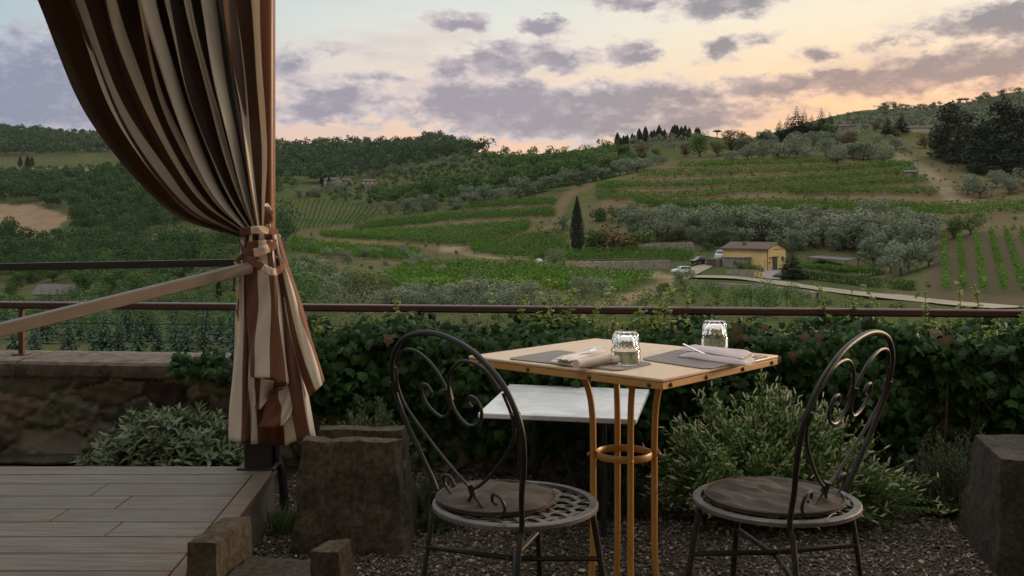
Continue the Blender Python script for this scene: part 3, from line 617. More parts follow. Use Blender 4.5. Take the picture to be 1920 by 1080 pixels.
# ---- old stone troughs and block
import bmesh
def rough(name, hexas, mat, parent, cuts=14, amp=.007, groove=None):
    bm = bmesh.new(); off = Vector(parent.location)
    for h in hexas:
        vs = [bm.verts.new(p) for p in h]
        for f in ([3, 2, 1, 0], [4, 5, 6, 7], [0, 1, 5, 4], [1, 2, 6, 5], [2, 3, 7, 6], [3, 0, 4, 7]): bm.faces.new([vs[i] for i in f])
    long_ = [e_ for e_ in bm.edges if e_.calc_length() > .03]
    bmesh.ops.subdivide_edges(bm, edges=long_, cuts=cuts, use_grid_fill=True)
    for v_ in bm.verts:
        p = v_.co; nv = mnoise.noise_vector(p*7)*amp+mnoise.noise_vector(p*26)*amp*.45+mnoise.noise_vector(p*70)*amp*.2
        if groove is not None: nv = nv+Vector(groove(p))
        v_.co = p+nv
    bmesh.ops.translate(bm, verts=bm.verts, vec=-off)
    bmesh.ops.recalc_face_normals(bm, faces=bm.faces)
    m = bpy.data.meshes.new(name); bm.to_mesh(m); bm.free(); m.materials.append(mat)
    m.polygons.foreach_set('use_smooth', [True]*len(m.polygons)); m.set_sharp_from_angle(angle=R(62)); return link(name, m, parent)
def hx(b4, t4, z0, z1): return [[x, y, z0] for x, y in b4]+[[x, y, z1] for x, y in t4]
t1 = thing('stone_trough', 'upright carved stone trough beside the curtain tail', 'trough', (-.57, 3.55, 0))
rough('front_slab', [hx([(-.766, 3.414), (-.374, 3.414), (-.355, 3.53), (-.766, 3.53)], [(-.735, 3.452), (-.414, 3.452), (-.398, 3.54), (-.735, 3.54)], 0, .386)], stone, t1, 22, .012, lambda p: (0, .0042*math.sin(p.x*165+p.z*6+math.sin(p.z*30))*(p.y < 3.47), 0))
rough('back_slab', [hx([(-.75, 3.635), (-.352, 3.635), (-.35, 3.73), (-.75, 3.73)], [(-.716, 3.64), (-.405, 3.64), (-.398, 3.72), (-.716, 3.72)], 0, .390)], stone, t1, 14)
rough('trough_floor', [hx([(-.755, 3.532), (-.356, 3.532), (-.354, 3.633), (-.755, 3.633)], [(-.74, 3.542), (-.385, 3.542), (-.38, 3.633), (-.74, 3.633)], 0, .28)], stone, t1, 10)
t2 = thing('stone_trough', 'low U shaped stone trough in front of the deck corner', 'trough', (-.65, 2.65, 0))
rough('side_wall', [hx([(-.868, 2.60), (-.775, 2.60), (-.745, 2.862), (-.842, 2.862)], [(-.86, 2.618), (-.784, 2.618), (-.757, 2.855), (-.832, 2.855)], 0, .30)], stone, t2, 14)
rough('side_wall', [hx([(-.53, 2.54), (-.435, 2.54), (-.418, 2.662), (-.50, 2.662)], [(-.521, 2.557), (-.449, 2.557), (-.433, 2.654), (-.492, 2.654)], 0, .30)], stone, t2, 12)
rough('trough_floor', [hx([(-.773, 2.5), (-.532, 2.5), (-.43, 2.80), (-.75, 2.80)], [(-.773, 2.5), (-.532, 2.5), (-.45, 2.795), (-.752, 2.795)], 0, .20)], stone_grey, t2, 14, .010)
t3 = thing('stone_block', 'tall grey stone block with chiselled side at the right edge', 'stone block', (1.8, 3.4, 0))
rough('block', [hx([(1.575, 3.20), (2.12, 3.16), (2.15, 3.62), (1.665, 3.68)], [(1.60, 3.225), (2.08, 3.20), (2.08, 3.60), (1.70, 3.62)], 0, .378)], stone_grey, t3, 22, .008, lambda p: (.003*math.sin(p.y*170+p.z*25)*(p.x < 1.72), 0, 0))

# ================================================================== PLANTS ON THE TERRACE
ivy_m = leafy('ivy_leaf', (.011, .032, .007), (.034, .080, .015), (.085, .14, .025), .55, .12, .16)
shoot_m = leafy('ivy_shoot_leaf', (.085, .145, .02), (.18, .24, .045), (.27, .28, .065), .45, .4)
dry_m = leafy('dry_leaf', (.075, .045, .026), (.15, .10, .06), None, .8, .15)
stem_m = simple('ivy_stem', (.05, .04, .025), (.10, .09, .05), 30, .9)
hv = np.array([[0, 0, 0], [-.08, .2, -.02], [.06, .5, -.1], [.28, .36, -.03], [.52, .46, -.1], [.66, .24, -.05], [1, 0, -.12], [.5, 0, .05]])
IVY = (np.vstack([hv, hv[1:6]*[1, -1, 1]]), [[0, 7, 3, 2, 1], [7, 6, 5, 4, 3], [0, 8, 9, 10, 7], [7, 10, 11, 12, 6]])
ivy = thing('ivy_hedge', 'dark green ivy covering the wall and spilling over the railing', 'ivy', (.8, Yr(.8)-.3, 0))
off = np.array(ivy.location)
n = 18000
X = rng.uniform(-1.02, 3.0, n); z = .72-.64*rng.random(n)**1.35
bul = .14+.10*np.sin(X*2.3+1)+.07*np.sin(X*5.1+.4)+.05*np.sin(X*11+z*9); bul = bul*np.clip((z-.05)/.35, .15, 1)*np.clip((.76-z)/.12, .35, 1)
keep = (z < .67+.03*np.sin(X*9)+.02*np.sin(X*23)) & ((z > .27+.08*np.sin(X*3.1+2)) | (rng.random(n) < .22)) & ~((X < -.6) & (z < .30))
X, z, bul = X[keep], z[keep], bul[keep]; n = len(X)
P = np.c_[X, Yr(X)-.19-bul+rng.normal(0, .035, n), z]
nt_ = int(n*.33); Xt = rng.uniform(-1.02, 3.0, nt_); Pt = np.c_[Xt, Yr(Xt)+rng.uniform(-.34, .3, nt_), .635+.03*np.sin(Xt*9)+.02*np.sin(Xt*23)+rng.normal(0, .026, nt_)]
m_ = 420; Xl = rng.uniform(-1.62, -.9, m_); w_ = np.clip((Xl+1.62)/.5, .15, 1); Pl = np.c_[Xl, Yr(Xl)-.23+rng.uniform(-.05, .28, m_)*w_, .50+rng.normal(.01, .02, m_)-np.where(rng.random(m_) < .55, rng.uniform(0, .16, m_)*w_, 0)]
Pl[:, 1] = np.where(Pl[:, 2] < .485, Yr(Xl)-.24-rng.uniform(0, .05, m_), Pl[:, 1])
P = np.vstack([P, Pt, Pl]); n = len(P)
nor = np.c_[rng.normal(0, .45, n), -.75+rng.normal(0, .3, n), .45+rng.normal(0, .35, n)]; nor[-nt_-m_:, 2] += .6
dirn = np.c_[rng.normal(0, .55, n), -.25+rng.normal(0, .3, n), -.75+rng.normal(0, .35, n)]
S = rng.uniform(.026, .062, n)
v, lo, ct, k = inst(*IVY, frames(dirn, nor), P-off, S)
link('foliage', mesh_np('foliage', v, lo, ct, ivy_m, False, {'rnd': ('FACE', np.repeat(rng.random(n)**1.3, k))}), ivy)
# young shoots rising above the rail
sp, sl = [], []; mb = MB()
for i in range(150):
    x = rng.choice([rng.uniform(-1., 3.0), rng.uniform(0, .85), rng.uniform(1.35, 2.6), rng.uniform(0, .85)]); hgt = rng.uniform(.04, .10) if rng.random() < .80 else rng.uniform(.13, .25)
    y = Yr(x)+rng.uniform(-.3, .25); z0 = .64+.03*math.sin(x*9); b = np.array([x, y, z0]); lean = rng.normal(0, .25, 2)
    pts = [b+np.array([lean[0]*t*t*hgt, lean[1]*t*t*hgt, t*hgt]) for t in np.linspace(0, 1, 5)]; mb.tube(pts, [.002, .002, .0018, .0015, .001], 5)
    for j in range(int(5+hgt*80)):
        t = rng.uniform(.3, 1); p = b+np.array([lean[0]*t*t*hgt, lean[1]*t*t*hgt, t*hgt]); a = rng.uniform(0, 6.28); sp.append(p); sl.append([math.cos(a), math.sin(a), rng.uniform(-.2, .7), rng.uniform(.014, .036)*(1.25-.5*t)])
sp = np.array(sp)-off; sl = np.array(sl); nn = np.c_[rng.normal(0, .4, (len(sp), 2)), np.ones(len(sp))]
v, lo, ct, k = inst(*IVY, frames(sl[:, :3], nn), sp, sl[:, 3])
link('young_shoots', mesh_np('young_shoots', v, lo, ct, shoot_m, False, {'rnd': ('FACE', np.repeat(rng.random(len(sp)), k))}), ivy)
mb.build('vines', shoot_m, ivy)
n = 22; X = np.concatenate([rng.uniform(-.9, 3, 8), rng.normal(1.05, .28, 14)]); P = np.c_[X, Yr(X)-.34-.05*rng.random(n), rng.uniform(.58, .72, n)]
v, lo, ct, k = inst(*IVY, frames(np.c_[rng.normal(0, .6, n), rng.normal(-.2, .3, n), -np.ones(n)], np.c_[rng.normal(0, .6, n), -np.ones(n), rng.normal(0, .5, n)]), P-off, rng.uniform(.03, .06, n))
link('dry_leaves', mesh_np('dry_leaves', v, lo, ct, dry_m, False, {'rnd': ('FACE', np.repeat(rng.random(n), k))}), ivy)
mb = MB()
for i in range(24):
    x = rng.uniform(-.9, 2.9); y = Yr(x)-.2; w = rng.normal(0, .12); pts = smooth_line([[x, y+.03, 0], [x+w*.4, y-.04, .25], [x+w, y-.06, .5], [x+w*1.2, y-.02, .7]], 4); mb.tube(pts, .0045*rng.uniform(.5, 1.5), 5)
mb.build('vines', stem_m, ivy)

LANCE = (np.array([[0, 0, 0], [.25, .13, -.02], [.6, .15, .02], [1, 0, -.1], [.6, -.15, .02], [.25, -.13, -.02], [.45, 0, -.05]]), [[0, 6, 2, 1], [6, 3, 2], [0, 5, 4, 6], [6, 4, 3]])
NEED = (np.array([[0, .06, 0], [1, 0, 0], [0, -.06, 0]]), [[0, 2, 1]])
def dome(n, c, r, g=rng, lowz=.0, shell=.55):
    u = sph(n, g); u[:, 2] = np.abs(u[:, 2])*(1-lowz)+lowz; u /= np.linalg.norm(u, axis=1, keepdims=True); f = (shell+(1-shell)*g.random(n))**.8
    lump = 1+.14*np.sin(u[:, 0]*7+c[0]*5)*np.cos(u[:, 1]*6+c[1])+.08*np.sin(u[:, 2]*15+u[:, 0]*11)
    return np.asarray(c)+u*f[:, None]*lump[:, None]*np.asarray(r), u
sage_m = leafy('sage_leaf', (.085, .120, .062), (.20, .245, .145), (.40, .43, .30), .7, .15, .15)
sg = thing('sage_bush', 'silvery green sage bush growing behind the deck', 'bush', W(305, 868, 4.3)); off = np.array(sg.location)
C1, U1 = dome(470, [off[0]+.03, 4.33, .0], [.37, .26, .36]); LP, LD, LS, LN, RN = [], [], [], [], []
mb = MB()
for p, u in zip(C1, U1):
    ax_ = u*.7+np.array([0, 0, .6]); ax_ /= np.linalg.norm(ax_); a0 = rng.uniform(0, 6); m = rng.integers(7, 11); base = rng.random()
    mb.tube([[off[0]+(p[0]-off[0])*.25, off[1]+(p[1]-off[1])*.25, 0], p-u*.08, p], [.004, .003, .002], 4)
    t1_ = np.cross(ax_, [.3, .9, .1]); t1_ /= np.linalg.norm(t1_); t2_ = np.cross(ax_, t1_)
    for j in range(m):
        a = a0+j*2.4; lift = .15+.75*j/m; dvec = (t1_*math.cos(a)+t2_*math.sin(a))*(1-lift*.7)+ax_*lift
        LP.append(p-ax_*.03*(1-j/m)); LD.append(dvec); LN.append(ax_); LS.append(rng.uniform(.038, .070)*(1.1-.45*j/m)); RN.append(np.clip(base*.5+rng.random()*.4+.15*j/m, 0, 1))
v, lo, ct, k = inst(*LANCE, frames(np.array(LD), np.array(LN)), np.array(LP)-off, np.array(LS))
link('foliage', mesh_np('foliage', v, lo, ct, sage_m, True, {'rnd': ('FACE', np.repeat(RN, k))}), sg); mb.build('stems', stem_m, sg)

def needle_bush(name, label, c, r, m, n_st, nl, cat='bush', len_=.022, upr=.8):
    t_ = thing(name, label, cat, (c[0], c[1], 0)); off = np.array(t_.location); g = np.random.default_rng(int(abs(c[0]*1000))+3)
    tips, U_ = dome(n_st, [c[0], c[1], c[2]], r, g, .15, .5); mb = MB(); P, D, Nn = [], [], []
    for p, u in zip(tips, U_):
        b = np.array([c[0]+(p[0]-c[0])*.45, c[1]+(p[1]-c[1])*.45, c[2]]); m_ = b*.5+p*.5+np.array([0, 0, -.02]); L_ = np.linalg.norm(p-b)
        mb.tube([b, m_, p], [.003, .0025, .0015], 4)
        for t in np.linspace(.35, 1, nl):
            q = (b*(1-t)**2+2*m_*t*(1-t)+p*t*t); ax_ = (p-m_)/max(np.linalg.norm(p-m_), 1e-6); s = sph(1, g)[0]; s -= ax_*np.dot(s, ax_); s /= max(np.linalg.norm(s), 1e-6)
            P.append(q); D.append(s+ax_*upr); Nn.append(ax_)
    v, lo, ct, k = inst(*LEAF, frames(np.array(D), np.array(Nn)), np.array(P)-off, np.c_[g.uniform(.7, 1.2, len(P))*len_, np.full(len(P), len_*.35), np.full(len(P), len_)])
    link('foliage', mesh_np('foliage', v, lo, ct, m, False, {'rnd': ('FACE', np.repeat(g.random(len(P)), k))}), t_); mb.build('stems', stem_m, t_)
rosm = leafy('rosemary_needle', (.04, .07, .025), (.085, .125, .045), (.14, .17, .06), .6, .2)
rosd = leafy('dark_needle', (.025, .045, .02), (.05, .08, .03), (.09, .11, .05), .6, .2)
needle_bush('rosemary_bush', 'bright green rosemary bush behind the stone trough', (-.60, 4.12, .1), (.24, .2, .37), rosm, 150, 46, len_=.026)
needle_bush('rosemary_bush', 'low dark green herb cushion between trough and left chair', (-.30, 3.82, .0), (.13, .22, .22), rosd, 120, 36, len_=.024)
needle_bush('rosemary_bush', 'low dark rosemary growing under the marble table by the ochre legs', (.36, 3.95, .0), (.30, .2, .24), rosd, 220, 40, len_=.022)
needle_bush('heather_bush', 'dark feathery shrub beside the grey stone block', (1.78, 3.95, .0), (.26, .24, .36), rosd, 220, 46, len_=.024)
tf_m = leafy('grass_tuft_blade', (.05, .09, .03), (.10, .15, .05), (.17, .19, .08), .6, .25)
def grass_tuft(px, py, label):
    c = Wz(px, py, 0); t_ = thing('grass_tuft', label, 'grass tuft', c); m = 90; a = rng.uniform(0, 6.28, m); d = np.c_[np.cos(a)*.6, np.sin(a)*.6, np.ones(m)]
    v, lo, ct, k = inst(*LEAF, frames(d, np.c_[np.cos(a), np.sin(a), np.zeros(m)-.2]), rng.normal(0, .025, (m, 3))*[1, 1, 0], np.c_[rng.uniform(.06, .14, m), np.full(m, .012), np.full(m, .1)])
    link('blades', mesh_np('blades', v, lo, ct, tf_m, False, {'rnd': ('FACE', np.repeat(rng.random(m), k))}), t_)
grass_tuft(782, 968, 'small grass tuft on the gravel against the right side of the trough'); grass_tuft(528, 1000, 'small grass tuft in the dark gap between deck and trough')

# flowering bush with pale spikes
fb_leaf = leafy('mint_leaf', (.055, .11, .02), (.125, .205, .040), (.22, .30, .07), .55, .35)
spike_m = leafy('pale_flower_spike', (.46, .43, .30), (.70, .64, .50), (.80, .74, .60), .85, .5, .1)
fb = thing('flowering_bush', 'green bush with many pale flower spikes behind the right chair', 'bush', (1.03, 3.85, 0)); off = np.array(fb.location)
tips, U_ = dome(820, [1.02, 3.88, .03], [.50, .36, .50], rng, .08, .62)
tx, ux = dome(60, [1.42, 3.80, .02], [.32, .25, .24], rng, .1, .7); tips = np.vstack([tips, tx]); U_ = np.vstack([U_, ux])
mb = MB(); P, D, Nn, S, SPp, SPd = [], [], [], [], [], []
for i, (p, u) in enumerate(zip(tips, U_)):
    b = np.array([1.03+(p[0]-1.03)*.35, 3.87+(p[1]-3.87)*.35, .02]); m_ = b*.45+p*.55+np.array([0, 0, .03]); ax_ = (p-m_)/np.linalg.norm(p-m_)
    mb.tube([b, m_, p], [.0028, .002, .0014], 4)
    for t in np.linspace(.3, .98, 30):
        q = b*(1-t)**2+2*m_*t*(1-t)+p*t*t; s = sph(1)[0]; P.append(q); D.append(s*.9+ax_*.4); Nn.append(ax_+sph(1)[0]*.3); S.append(rng.uniform(.014, .030))
    for t in (1.0, .93, .84, .7):
        if rng.random() < (.85 if t == 1 else .36): SPp.append(b*(1-t)**2+2*m_*t*(1-t)+p*t*t+sph(1)[0]*.018*(t < 1)); SPd.append(ax_*.5+u*.35+np.array([0, 0, .3])+sph(1)[0]*.75)
v, lo, ct, k = inst(*LANCE, frames(np.array(D), np.array(Nn)), np.array(P)-off, np.c_[S, np.array(S)*1.5, S])
link('foliage', mesh_np('foliage', v, lo, ct, fb_leaf, False, {'rnd': ('FACE', np.repeat(rng.random(len(P)), k))}), fb); mb.build('stems', fb_leaf, fb)
sv, sf = [], []; ring = 6; prof = [(0, .02), (.12, .085), (.3, .11), (.5, .10), (.7, .08), (.88, .05), (1, .012)]
for x, r in prof: sv += [[x, r*math.cos(a), r*math.sin(a)+.22*x*x] for a in np.arange(ring)/ring*6.283]
for i in range(len(prof)-1): sf += [[i*ring+j, i*ring+(j+1) % ring, (i+1)*ring+(j+1) % ring, (i+1)*ring+j] for j in range(ring)]
for x in np.linspace(.1, .9, 9):       # tiny florets standing off the spike
    for a in np.arange(4)/4*6.283+x*9:
        r = .10*math.sin(math.pi*(.15+.8*x))+.02; b0 = len(sv); z_ = .22*x*x; ca, sa = math.cos(a), math.sin(a)
        sv += [[x-.03, r*.6*ca, r*.6*sa+z_], [x+.03, r*.6*ca, r*.6*sa+z_], [x+.05, r*1.9*ca, r*1.9*sa+z_]]; sf.append([b0, b0+1, b0+2])
SPd = np.array(SPd); n = len(SPp)
v, lo, ct, k = inst(sv, sf, frames(SPd, sph(n)), np.array(SPp)-off, np.c_[rng.uniform(.020, .036, n), np.full((n, 2), .022)])
link('flower_spikes', mesh_np('flower_spikes', v, lo, ct, spike_m, False, {'rnd': ('FACE', np.repeat(rng.random(n), k))}), fb)

# ---- unseen building behind the viewer, added to shade and fill the terrace
rw = thing('unseen_shade_building', 'unseen wall and roof cloth added behind the terrace to shape its light', 'building', (0, -3, 0))
mb = MB(); mb.box([-1.5, -3.2, 1.75], [22, .4, 3.5]); mb.build('wall', simple('pale_fill_plaster', (.62, .54, .43), (.70, .62, .50), 2, .9), rw, smooth=False)  # added out of view, pale so it throws frontal fill on the curtain
mb = MB(); mb.box([4.3, -.4, 3.15], [8, 5.2, .06]); mb.build('shade_awning', simple('shade_awning_cloth', (.3, .22, .14)), rw, smooth=False)  # added out of view to cut overhead light on the table side

# ================================================================== LANDSCAPE
COLS = {
 -900: [(6, 1900), (20, 1085), (60, 690), (100, 650), (200, 590), (400, 500), (700, 400), (1000, 320), (1600, 250), (2400, 320), (5000, 400)],
 0: [(6, 1900), (20, 1085), (60, 700), (100, 665), (160, 618), (260, 578), (400, 500), (500, 450), (620, 395), (800, 345), (950, 308), (1100, 296), (1600, 244), (2200, 310), (5000, 400)],
 150: [(6, 1900), (20, 1085), (60, 700), (100, 665), (160, 618), (260, 572), (370, 500), (460, 450), (560, 400), (760, 345), (910, 310), (1100, 290), (1600, 255), (2200, 310), (5000, 400)],
 300: [(6, 1900), (20, 1085), (60, 700), (100, 665), (160, 620), (230, 570), (320, 500), (400, 455), (500, 412), (700, 348), (850, 314), (1100, 290), (1600, 267), (2200, 310), (5000, 400)],
 510: [(6, 1900), (20, 1085), (60, 665), (100, 603), (150, 562), (230, 490), (300, 455), (390, 440), (520, 380), (640, 352), (820, 315), (1300, 279), (1800, 310), (5000, 400)],
 680: [(6, 1900), (20, 1085), (60, 645), (90, 592), (130, 550), (200, 500), (290, 450), (390, 428), (520, 392), (620, 352), (780, 320), (1000, 295), (1300, 268), (1800, 310), (5000, 400)],
 810: [(6, 1900), (20, 1085), (60, 645), (90, 590), (140, 540), (210, 490), (280, 445), (340, 412), (430, 370), (540, 335), (700, 300), (900, 280), (1200, 265), (1700, 310), (5000, 400)],
 900: [(6, 1900), (20, 1085), (60, 645), (90, 588), (140, 540), (200, 495), (265, 447), (325, 406), (405, 362), (510, 325), (650, 298), (850, 286), (1150, 291), (1700, 320), (5000, 400)],
 1000: [(6, 1900), (20, 1085), (60, 645), (90, 585), (140, 540), (190, 500), (250, 450), (310, 400), (380, 355), (480, 318), (600, 300), (750, 290), (1000, 305), (1700, 330), (5000, 400)],
 1200: [(6, 1900), (20, 1085), (60, 645), (90, 590), (140, 545), (190, 508), (225, 465), (270, 400), (310, 350), (350, 322), (420, 302), (500, 284), (600, 265), (700, 268), (1000, 305), (1700, 330), (5000, 400)],
 1310: [(6, 1900), (20, 1085), (60, 645), (90, 588), (140, 546), (190, 512), (220, 468), (255, 410), (285, 365), (325, 328), (385, 295), (470, 273), (600, 255), (720, 262), (1000, 290), (1700, 330), (5000, 400)],
 1400: [(6, 1900), (20, 1085), (60, 645), (90, 585), (140, 545), (190, 513), (215, 472), (240, 420), (262, 380), (300, 334), (335, 302), (375, 284), (450, 268), (600, 266), (900, 262), (1300, 275), (5000, 400)],
 1600: [(6, 1900), (20, 1085), (60, 645), (90, 585), (140, 549), (175, 530), (195, 512), (220, 462), (255, 402), (285, 352), (322, 312), (355, 285), (420, 254), (550, 249), (900, 212), (1300, 250), (5000, 400)],
 1800: [(6, 1900), (20, 1085), (60, 645), (90, 592), (130, 562), (160, 515), (205, 444), (240, 402), (262, 382), (292, 344), (345, 292), (420, 254), (550, 240), (900, 194), (1300, 240), (5000, 400)],
 1920: [(6, 1900), (20, 1085), (60, 645), (90, 592), (125, 558), (185, 457), (225, 407), (260, 374), (320, 312), (420, 250), (550, 230), (900, 174), (1300, 220), (5000, 400)],
 2900: [(6, 1900), (20, 1085), (60, 645), (90, 592), (125, 560), (185, 470), (260, 390), (420, 270), (900, 150), (1500, 130), (5000, 380)]}
ND = 720; LD_ = np.linspace(math.log(6), math.log(2600), ND); DD = np.exp(LD_)
def pchip(x, y, xq):
    x = np.asarray(x, float); y = np.asarray(y, float); h = np.diff(x); dl = np.diff(y)/h; m = np.zeros(len(x)); m[0], m[-1] = dl[0], dl[-1]
    for i in range(1, len(x)-1):
        if dl[i-1]*dl[i] > 0:
            w1, w2 = 2*h[i]+h[i-1], h[i]+2*h[i-1]; m[i] = (w1+w2)/(w1/dl[i-1]+w2/dl[i])
    i = np.clip(np.searchsorted(x, xq)-1, 0, len(x)-2); t = (xq-x[i])/h[i]; hh = h[i]
    return (2*t**3-3*t**2+1)*y[i]+(t**3-2*t*t+t)*hh*m[i]+(-2*t**3+3*t*t)*y[i+1]+(t**3-t*t)*hh*m[i+1]
cx = np.array(sorted(COLS), float); CT = np.array([pchip(np.log([a for a, b in COLS[int(c)]]), [b for a, b in COLS[int(c)]], LD_) for c in cx])
PX = np.arange(-900, 2901, 8.0); PY = np.array([pchip(cx, CT[:, j], PX) for j in range(ND)]).T
XX = (PX[:, None]-960)/F*DD[None]; YY = np.repeat(DD[None], len(PX), 0)
zn = sum(a*np.sin(XX*f*math.cos(q)+YY*f*math.sin(q)+q*5) for a, f, q in ((.5, .045, .3), (.45, .06, 1.7), (.3, .11, 2.6), (.22, .19, .9), (.12, .33, 2.1)))*np.clip((YY-40)/100, 0, 1)
PY = PY-zn*F/YY
def G(px, py):
    """where a photo pixel's ray first meets the terrain"""
    i = min(max((px+900)/8, 0), len(PX)-1.001); a = int(i); c = PY[a]*(1-(i-a))+PY[a+1]*(i-a)
    ok = np.nonzero((c <= py) & (DD > 45))[0]
    if len(ok) == 0: return None
    j = ok[0]; f = 0 if j == 0 else (c[j-1]-py)/max(c[j-1]-c[j], 1e-6); d = math.exp(LD_[j-1]+(LD_[j]-LD_[j-1])*min(max(f, 0), 1)) if j else DD[0]
    return W(px, py, d)
def ZT(x, y):
    """ground height at a place"""
    px = 960+F*x/y; i = min(max((px+900)/8, 0), len(PX)-1.001); a = int(i); j = (math.log(y)-LD_[0])/(LD_[1]-LD_[0]); j = min(max(j, 0), ND-1.001); b = int(j); s, t = i-a, j-b
    p = (PY[a, b]*(1-t)+PY[a, b+1]*t)*(1-s)+(PY[a+1, b]*(1-t)+PY[a+1, b+1]*t)*s
    return H-(p-HY)/F*y
def inpoly(px, py, poly):
    r = np.zeros(np.shape(px), bool); p = np.asarray(poly, float)
    for k in range(len(p)):
        x1, y1 = p[k]; x2, y2 = p[k-1]
        r ^= ((y1 > py) != (y2 > py)) & (px < (x2-x1)*(py-y1)/(y2-y1+1e-9)+x1)
    return r
def nearline(px, py, line):
    best = np.full(np.shape(px), 1e9); p = np.asarray(line, float)
    for k in range(len(p)-1):
        a, b = p[k], p[k+1]; ab = b-a; t = np.clip(((px-a[0])*ab[0]+(py-a[1])*ab[1])/(ab@ab), 0, 1)
        best = np.minimum(best, np.hypot(px-a[0]-ab[0]*t, (py-a[1]-ab[1]*t)))
    return best
green, dgreen, tan, soil, dry, olivegr = (.038, .066, .016), (.026, .042, .015), (.160, .108, .060), (.095, .070, .048), (.092, .092, .038), (.105, .115, .055)
PXg = np.repeat(PX[:, None], ND, 1); PYg = PY; C = np.zeros((len(PX), ND, 3)); C[:] = green
jit = 6*np.sin(PXg*.11+PYg*.07)+4*np.sin(PXg*.31-PYg*.23)+3*np.sin(PXg*.05+PYg*.5)
def paint(poly, c, d0=0, d1=9e9, jx=1.): C[inpoly(PXg+jit*jx, PYg+jit*.35*jx, poly) & (YY > d0) & (YY < d1)] = c
paint([(-900, 235), (520, 235), (520, 400), (-900, 440)], dgreen)
paint([(560, 440), (1060, 375), (1060, 560), (560, 560)], (.085, .085, .038))
paint([(1030, 480), (1130, 330), (1300, 290), (1500, 262), (2900, 240), (2900, 600), (1680, 560), (1500, 450), (1200, 470)], dry)
paint([(1120, 385), (1210, 320), (1290, 300), (1720, 300), (1770, 380), (2100, 380), (2100, 425), (1200, 425)], tan)
paint([(1690, 300), (1960, 360), (1960, 385), (1780, 385)], tan)
paint([(1740, 440), (2400, 440), (2400, 570), (1740, 570)], soil, jx=.3)
paint([(1750, 395), (2100, 400), (2100, 448), (1760, 440)], (.13, .095, .055))
paint([(-300, 380), (60, 384), (132, 405), (80, 446), (-300, 450)], (.30, .185, .125), jx=.5)
paint([(-200, 300), (60, 296), (180, 290), (212, 307), (190, 322), (-200, 322)], (.045, .062, .026), jx=.4)
paint([(0, 318), (150, 312), (232, 318), (180, 336), (0, 332)], (.20, .175, .115), jx=.5)
paint([(505, 376), (600, 374), (652, 384), (718, 396), (700, 420), (610, 438), (505, 440)], (.085, .074, .046), jx=.3)
paint([(225, 478), (330, 425), (440, 440), (430, 470)], (.14, .125, .075), jx=.3)
paint([(1400, 262), (1700, 200), (2900, 140), (2900, 300), (1900, 250), (1500, 262)], (.095, .098, .068), 600)
for ln, w, c in [([(640, 446), (700, 430), (780, 425), (860, 415), (1040, 410)], 4, tan), ([(600, 446), (660, 452), (760, 458), (830, 466), (870, 472)], 5, tan), ([(830, 466), (870, 470), (930, 485), (1000, 490), (1060, 508), (1200, 515), (1260, 520)], 6, (.30, .22, .14)),
                 ([(870, 470), (930, 452), (990, 436), (1050, 418)], 4, tan), ([(1050, 418), (1046, 395), (1070, 360), (1120, 345)], 9, tan), ([(880, 395), (1000, 388), (1045, 388)], 3, tan), ([(590, 455), (700, 490), (760, 495)], 4, tan), ([(660, 500), (760, 500), (830, 512)], 4, dry),
                 ([(700, 525), (790, 535), (950, 545), (1100, 545)], 4, dry), ([(1690, 300), (1740, 330), (1770, 350), (1790, 378), (1830, 385)], 13, (.30, .225, .155)), ([(225, 478), (330, 426)], 5, (.24, .19, .12)), ([(1030, 478), (1120, 345)], 5, dry), ([(560, 470), (640, 500)], 6, tan),
                 ([(1270, 520), (1230, 545), (1130, 575)], 10, (.27, .20, .13))]:
    dn = nearline(PXg, PYg+jit*.2, ln)
    a = np.clip(1.5-dn/w, 0, 1)[..., None]*((YY > 45) & (YY < 760))[..., None]; C = C*(1-a)+np.array(c)*a
tm, nt, b_, out = new_mat('hill_ground'); L = nt.links.new
at = N(nt, 'ShaderNodeAttribute', attribute_name='tint'); tc = N(nt, 'ShaderNodeTexCoord')
ns = N(nt, 'ShaderNodeTexNoise', Scale=.09, Detail=10, Roughness=.75); L(tc.outputs['Object'], ns.inputs['Vector']); n2 = N(nt, 'ShaderNodeTexNoise', Scale=.6, Detail=8, Roughness=.8); L(tc.outputs['Object'], n2.inputs['Vector'])
m1_ = N(nt, 'ShaderNodeMapRange'); m1_.inputs[1].default_value = .42; m1_.inputs[2].default_value = .66; L(ns.outputs['Fac'], m1_.inputs[0])
c = mixc(nt, m1_.outputs[0], at.outputs['Color'], mixc(nt, .6, at.outputs['Color'], (.055, .075, .026)))
c = mixc(nt, n2.outputs['Fac'], mixc(nt, .45, c, (.02, .02, .012)), mixc(nt, .3, c, (.24, .20, .12))); L(c, b_.inputs['Base Color']); b_.inputs['Roughness'].default_value = 1; b_.inputs['Specular IOR Level'].default_value = 0
bp = N(nt, 'ShaderNodeBump', Strength=.7, Distance=.5); L(n2.outputs['Fac'], bp.inputs['Height']); L(bp.outputs[0], b_.inputs['Normal'])
ZZ = H-(PY-HY)/F*YY; nx = len(PX); ii = (np.arange(nx-1)[:, None]*ND+np.arange(ND-1)[None]).ravel()
lo = np.stack([ii, ii+ND, ii+ND+1, ii+1], 1)
o = link('hills_ground', mesh_np('hills_ground', np.stack([XX, YY, ZZ], -1).reshape(-1, 3), lo, np.full(len(lo), 4), tm, True, {'tint': ('POINT', C.reshape(-1, 3))}))
tag(o, 'valley and hillsides of grass, soil and dry terraces beyond the wall', 'hills', kind='structure')

